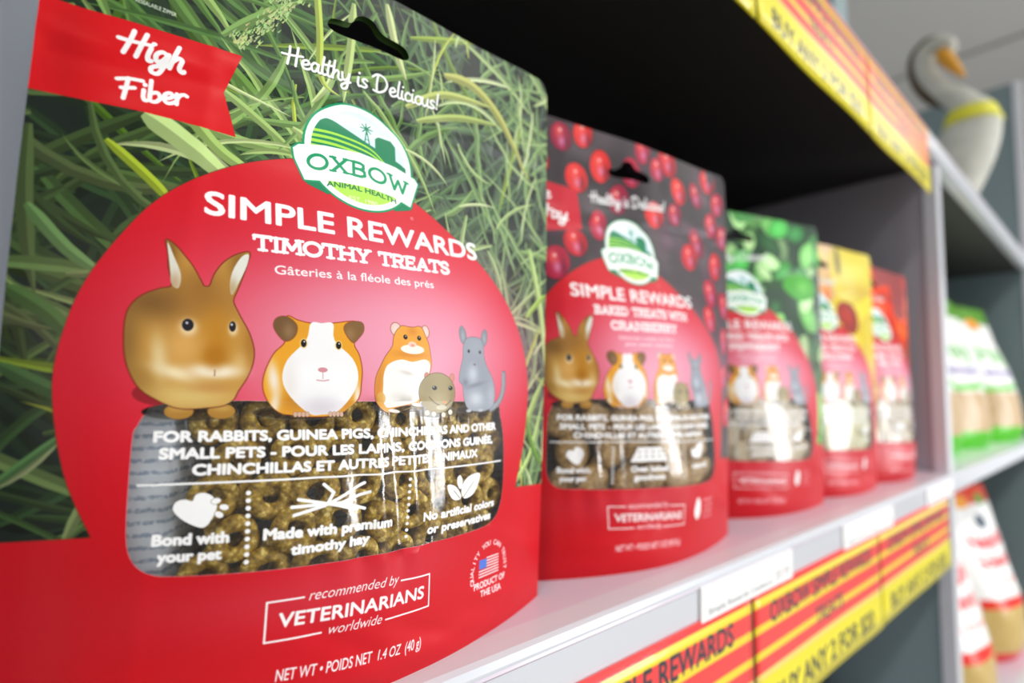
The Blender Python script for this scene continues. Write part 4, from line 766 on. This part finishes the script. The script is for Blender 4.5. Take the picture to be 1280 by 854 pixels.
# ------------------------------------------------------------------ bags of the next bay
def big_bag(name, label, cx, cy, rot, z0, w, h, D, style, seed, lean=.0, group=None):
    root = empty(name, (cx, cy, z0), label, 'bag', group, -R(rot)); r = random.Random(seed)
    A = Art(160, 260, 3, (240, 240, 238))
    if style == 'green':
        A.poly([(-1, -1), (161, -1), (161, 30), (-1, 30)], (90, 196, 40)); A.poly([(-1, 30), (161, 30), (161, 92), (-1, 92)], (200, 170, 130))
        for _ in range(120): x, y = r.uniform(0, 160), r.uniform(30, 92); A.stroke([(x, y), (x+r.uniform(-3, 3), y+r.uniform(5, 20))], .8, r.choice([(170, 140, 96), (220, 196, 160), (150, 130, 80)]))
        A.poly([(-1, 90), (161, 104), (161, 112), (-1, 100)], (90, 196, 40)); A.poly([(-1, 226), (161, 226), (161, 261), (-1, 261)], (90, 150, 40))
        A.shape(ell(60, 222, 22, 12), (236, 150, 50)); A.text('Hay', 30, 150, 120, 150, 30, (120, 190, 110), 1.2); A.text('timothy', 30, 122, 130, 122, 14, (110, 90, 170), .8)
    else:
        A.poly([(-1, -1), (161, -1), (161, 16), (-1, 16)], (222, 30, 40)); A.poly([(20, 16), (161, 16), (161, 84), (20, 84)], (196, 168, 104)); A.poly([(20, 82), (161, 82), (161, 96), (20, 96)], (226, 40, 30))
        for _ in range(100): x, y = r.uniform(20, 160), r.uniform(16, 82); A.stroke([(x, y), (x+r.uniform(-3, 3), y+r.uniform(4, 14))], .9, r.choice([(170, 140, 70), (214, 190, 130)]))
        A.poly([(-1, 232), (161, 232), (161, 261), (-1, 261)], (220, 60, 30)); A.shape(ell(50, 238, 24, 10), (244, 160, 30)); A.shape(ell(120, 238, 18, 9), (110, 160, 50))
        A.shape(ell(84, 206, 22, 11), (70, 84, 100)); A.text('Natural', 30, 168, 132, 170, 20, (222, 50, 60), 1.6); A.text('Science', 36, 140, 126, 142, 18, (226, 80, 84), 1.4); A.text('hay & herbs', 40, 116, 120, 117, 9, (236, 150, 150), .5)
    im = A.image(name+'_print'); M = print_mat(name+'_'+style+'_print', im, .3)
    nu, nv = 20, 30; bp = lambda t: (1-.3*(1-min(1, t/.12))**2)*(1 if t < .28 else max(0, 1-((t-.28)/.72)**1.1))
    for side in (-1, 1):
        V = []; F = []; UV = []
        for j in range(nv+1):
            for i in range(nu+1):
                s_ = i/nu*2-1; t = j/nv; a = 1-abs(s_)**2.2; y = side*D*a*bp(t)+lean*t*t*h+.0015*math.sin(7*s_+9*t+seed)*a; ww = w/2*(1-.12*max(0, t-.6)/.4)
                V.append((s_*ww, y, t*h+.0005)); UV.append((i/nu, t))
        for j in range(nv):
            for i in range(nu): a = j*(nu+1)+i; F.append((a, a+1, a+nu+2, a+nu+1) if side < 0 else (a, a+nu+1, a+nu+2, a+1))
        nm = 'front_panel' if side < 0 else 'back_panel'; me = mesh(nm, V, F, True); uv = me.uv_layers.new(name='print'); li = np.empty(len(me.loops), np.int32); me.loops.foreach_get('vertex_index', li); uv.data.foreach_set('uv', np.array(UV, np.float32)[li].ravel()); link(nm, me, M, root)
    V = []; F = []
    for i in range(nu+1):
        s_ = i/nu*2-1; a = 1-abs(s_)**2.2
        V += [(s_*w/2, -D*a*.7, .0005), (s_*w/2, D*a*.7, .0005)]
    for i in range(nu): F.append((2*i, 2*i+1, 2*i+3, 2*i+2))
    link('base_gusset', mesh('base_gusset', V, F, True), mat(name+'_base_'+style, (90, 196, 40) if style == 'green' else (222, 30, 40), .5), root)
    return root
big_bag('hay_bag', 'white and green hay bag just right of the post', .99, .066, 14, .0, .17, .262, .036, 'green', 1, .12, 'white and green hay bags')
big_bag('hay_bag', 'white and green hay bag in the middle of the three beyond the post', 1.17, .062, 14, .0, .19, .262, .040, 'green', 2, .14, 'white and green hay bags')
big_bag('hay_bag', 'white and green hay bag at the right edge of the picture', 1.42, .050, 10, .0, .19, .268, .044, 'green', 3, .12, 'white and green hay bags')
big_bag('food_bag', 'white bag with red lettering on the lower shelf, nearer the post', 1.06, .056, 12, ZL, .19, .285, .044, 'red', 4, .14, 'white and red bags on the lower shelf')
big_bag('food_bag', 'white bag with red lettering on the lower shelf, farther right', 1.36, .058, 12, ZL, .2, .29, .046, 'red', 5, .12, 'white and red bags on the lower shelf')
tag(box('shelf_liner', .82, 1.585, .012, .34, .0002, .0012, mat('pale_green_liner', (190, 222, 192), .5)), 'pale green paper liner under the hay bags', 'liner')

# ------------------------------------------------------------------ long-necked bird ornament on the upper shelf
def tube_me(name, pts, rad, n=14, sub=8, squash=1.):
    q = [Vector(p) for p in crom(pts, sub)]; rr = [a[0] for a in crom([(x, 0) for x in rad], sub)]; V = []; F = []; up = Vector((1, 0, .01))
    for i, p in enumerate(q):
        t = (q[min(i+1, len(q)-1)]-q[max(i-1, 0)]).normalized(); s_ = t.cross(up).normalized(); u = s_.cross(t)
        for k in range(n): a = 2*math.pi*k/n; V.append(p+(s_*math.cos(a)+u*math.sin(a)*squash)*rr[i])
    for i in range(len(q)-1):
        for k in range(n): a, b = i*n+k, i*n+(k+1) % n; F.append((a, b, b+n, a+n))
    F.append(tuple(range(n))[::-1]); F.append(tuple(range(len(V)-n, len(V)))); return mesh(name, V, F, True)
bird = empty('bird_ornament', (1.25, .045, ZU), 'grey and white long-necked bird ornament on the upper shelf under the ceiling', 'ornament')
feather = mat('grey_white_feathers', (196, 196, 186), .7, var=.14, vscale=25, bump=.3, bscale=90); brown = mat('dark_brown_crown', (74, 60, 38), .7, var=.2, vscale=40)
# the neck is folded back into a hook and the head rests on it; local y runs into the shelf
link('body', tube_me('body', [(0, .040, .0), (0, .036, .04), (0, .018, .094), (0, .0, .145), (0, -.012, .185), (0, -.012, .215), (0, -.002, .238)], [.024, .036, .044, .046, .042, .034, .022], 20), feather, bird)
link('neck', tube_me('neck', [(0, -.012, .222), (0, .004, .250), (0, .027, .272), (0, .049, .312), (0, .054, .352), (0, .038, .369)], [.026, .021, .019, .018, .017, .016], 16), feather, bird)
link('crown', tube_me('crown', [(.004, .012, .250), (.004, .034, .266), (.004, .058, .308), (.004, .063, .356), (.004, .044, .380), (.002, .022, .378)], [.010, .017, .0165, .0155, .013, .006], 14), brown, bird)
link('head', tube_me('head', [(-.004, .046, .366), (-.004, .030, .368), (-.004, .017, .358), (-.004, .010, .343)], [.013, .017, .016, .008], 16), feather, bird)
link('beak', tube_me('beak', [(-.012, .026, .350), (-.014, .020, .336), (-.014, .008, .312), (-.010, -.007, .285)], [.006, .012, .010, .003], 12), mat('orange_beak', (226, 158, 30), .5), bird)
link('neck_band', tube_me('neck_band', [(0, -.0130, .192), (0, -.0120, .220)], [.0432, .0350], 24, 4), mat('yellow_band', (222, 218, 60), .6), bird)
# dark tub below the signs at the lower left
tub = empty('storage_tub', (.78, .17, ZL), 'dark plastic tub standing on the lower shelf behind the signs', 'tub')
V = []; F = []; prof = [(.0, .001), (.06, .001), (.064, .004), (.075, .10), (.082, .103), (.081, .107), (.073, .106), (.061, .008), (.0, .006)]
for i in range(32):
    a = 2*math.pi*i/32
    for q, z in prof: V.append((q*math.cos(a)*.95, q*math.sin(a), z))
for i in range(32):
    for j in range(len(prof)-1): a = i*len(prof)+j; b = ((i+1) % 32)*len(prof)+j; F.append((a, b, b+1, a+1))
tub.location.x = .70
link('tub_wall', mesh('tub_wall', V, F, True), mat('black_green_plastic', (24, 34, 30), .35), tub)
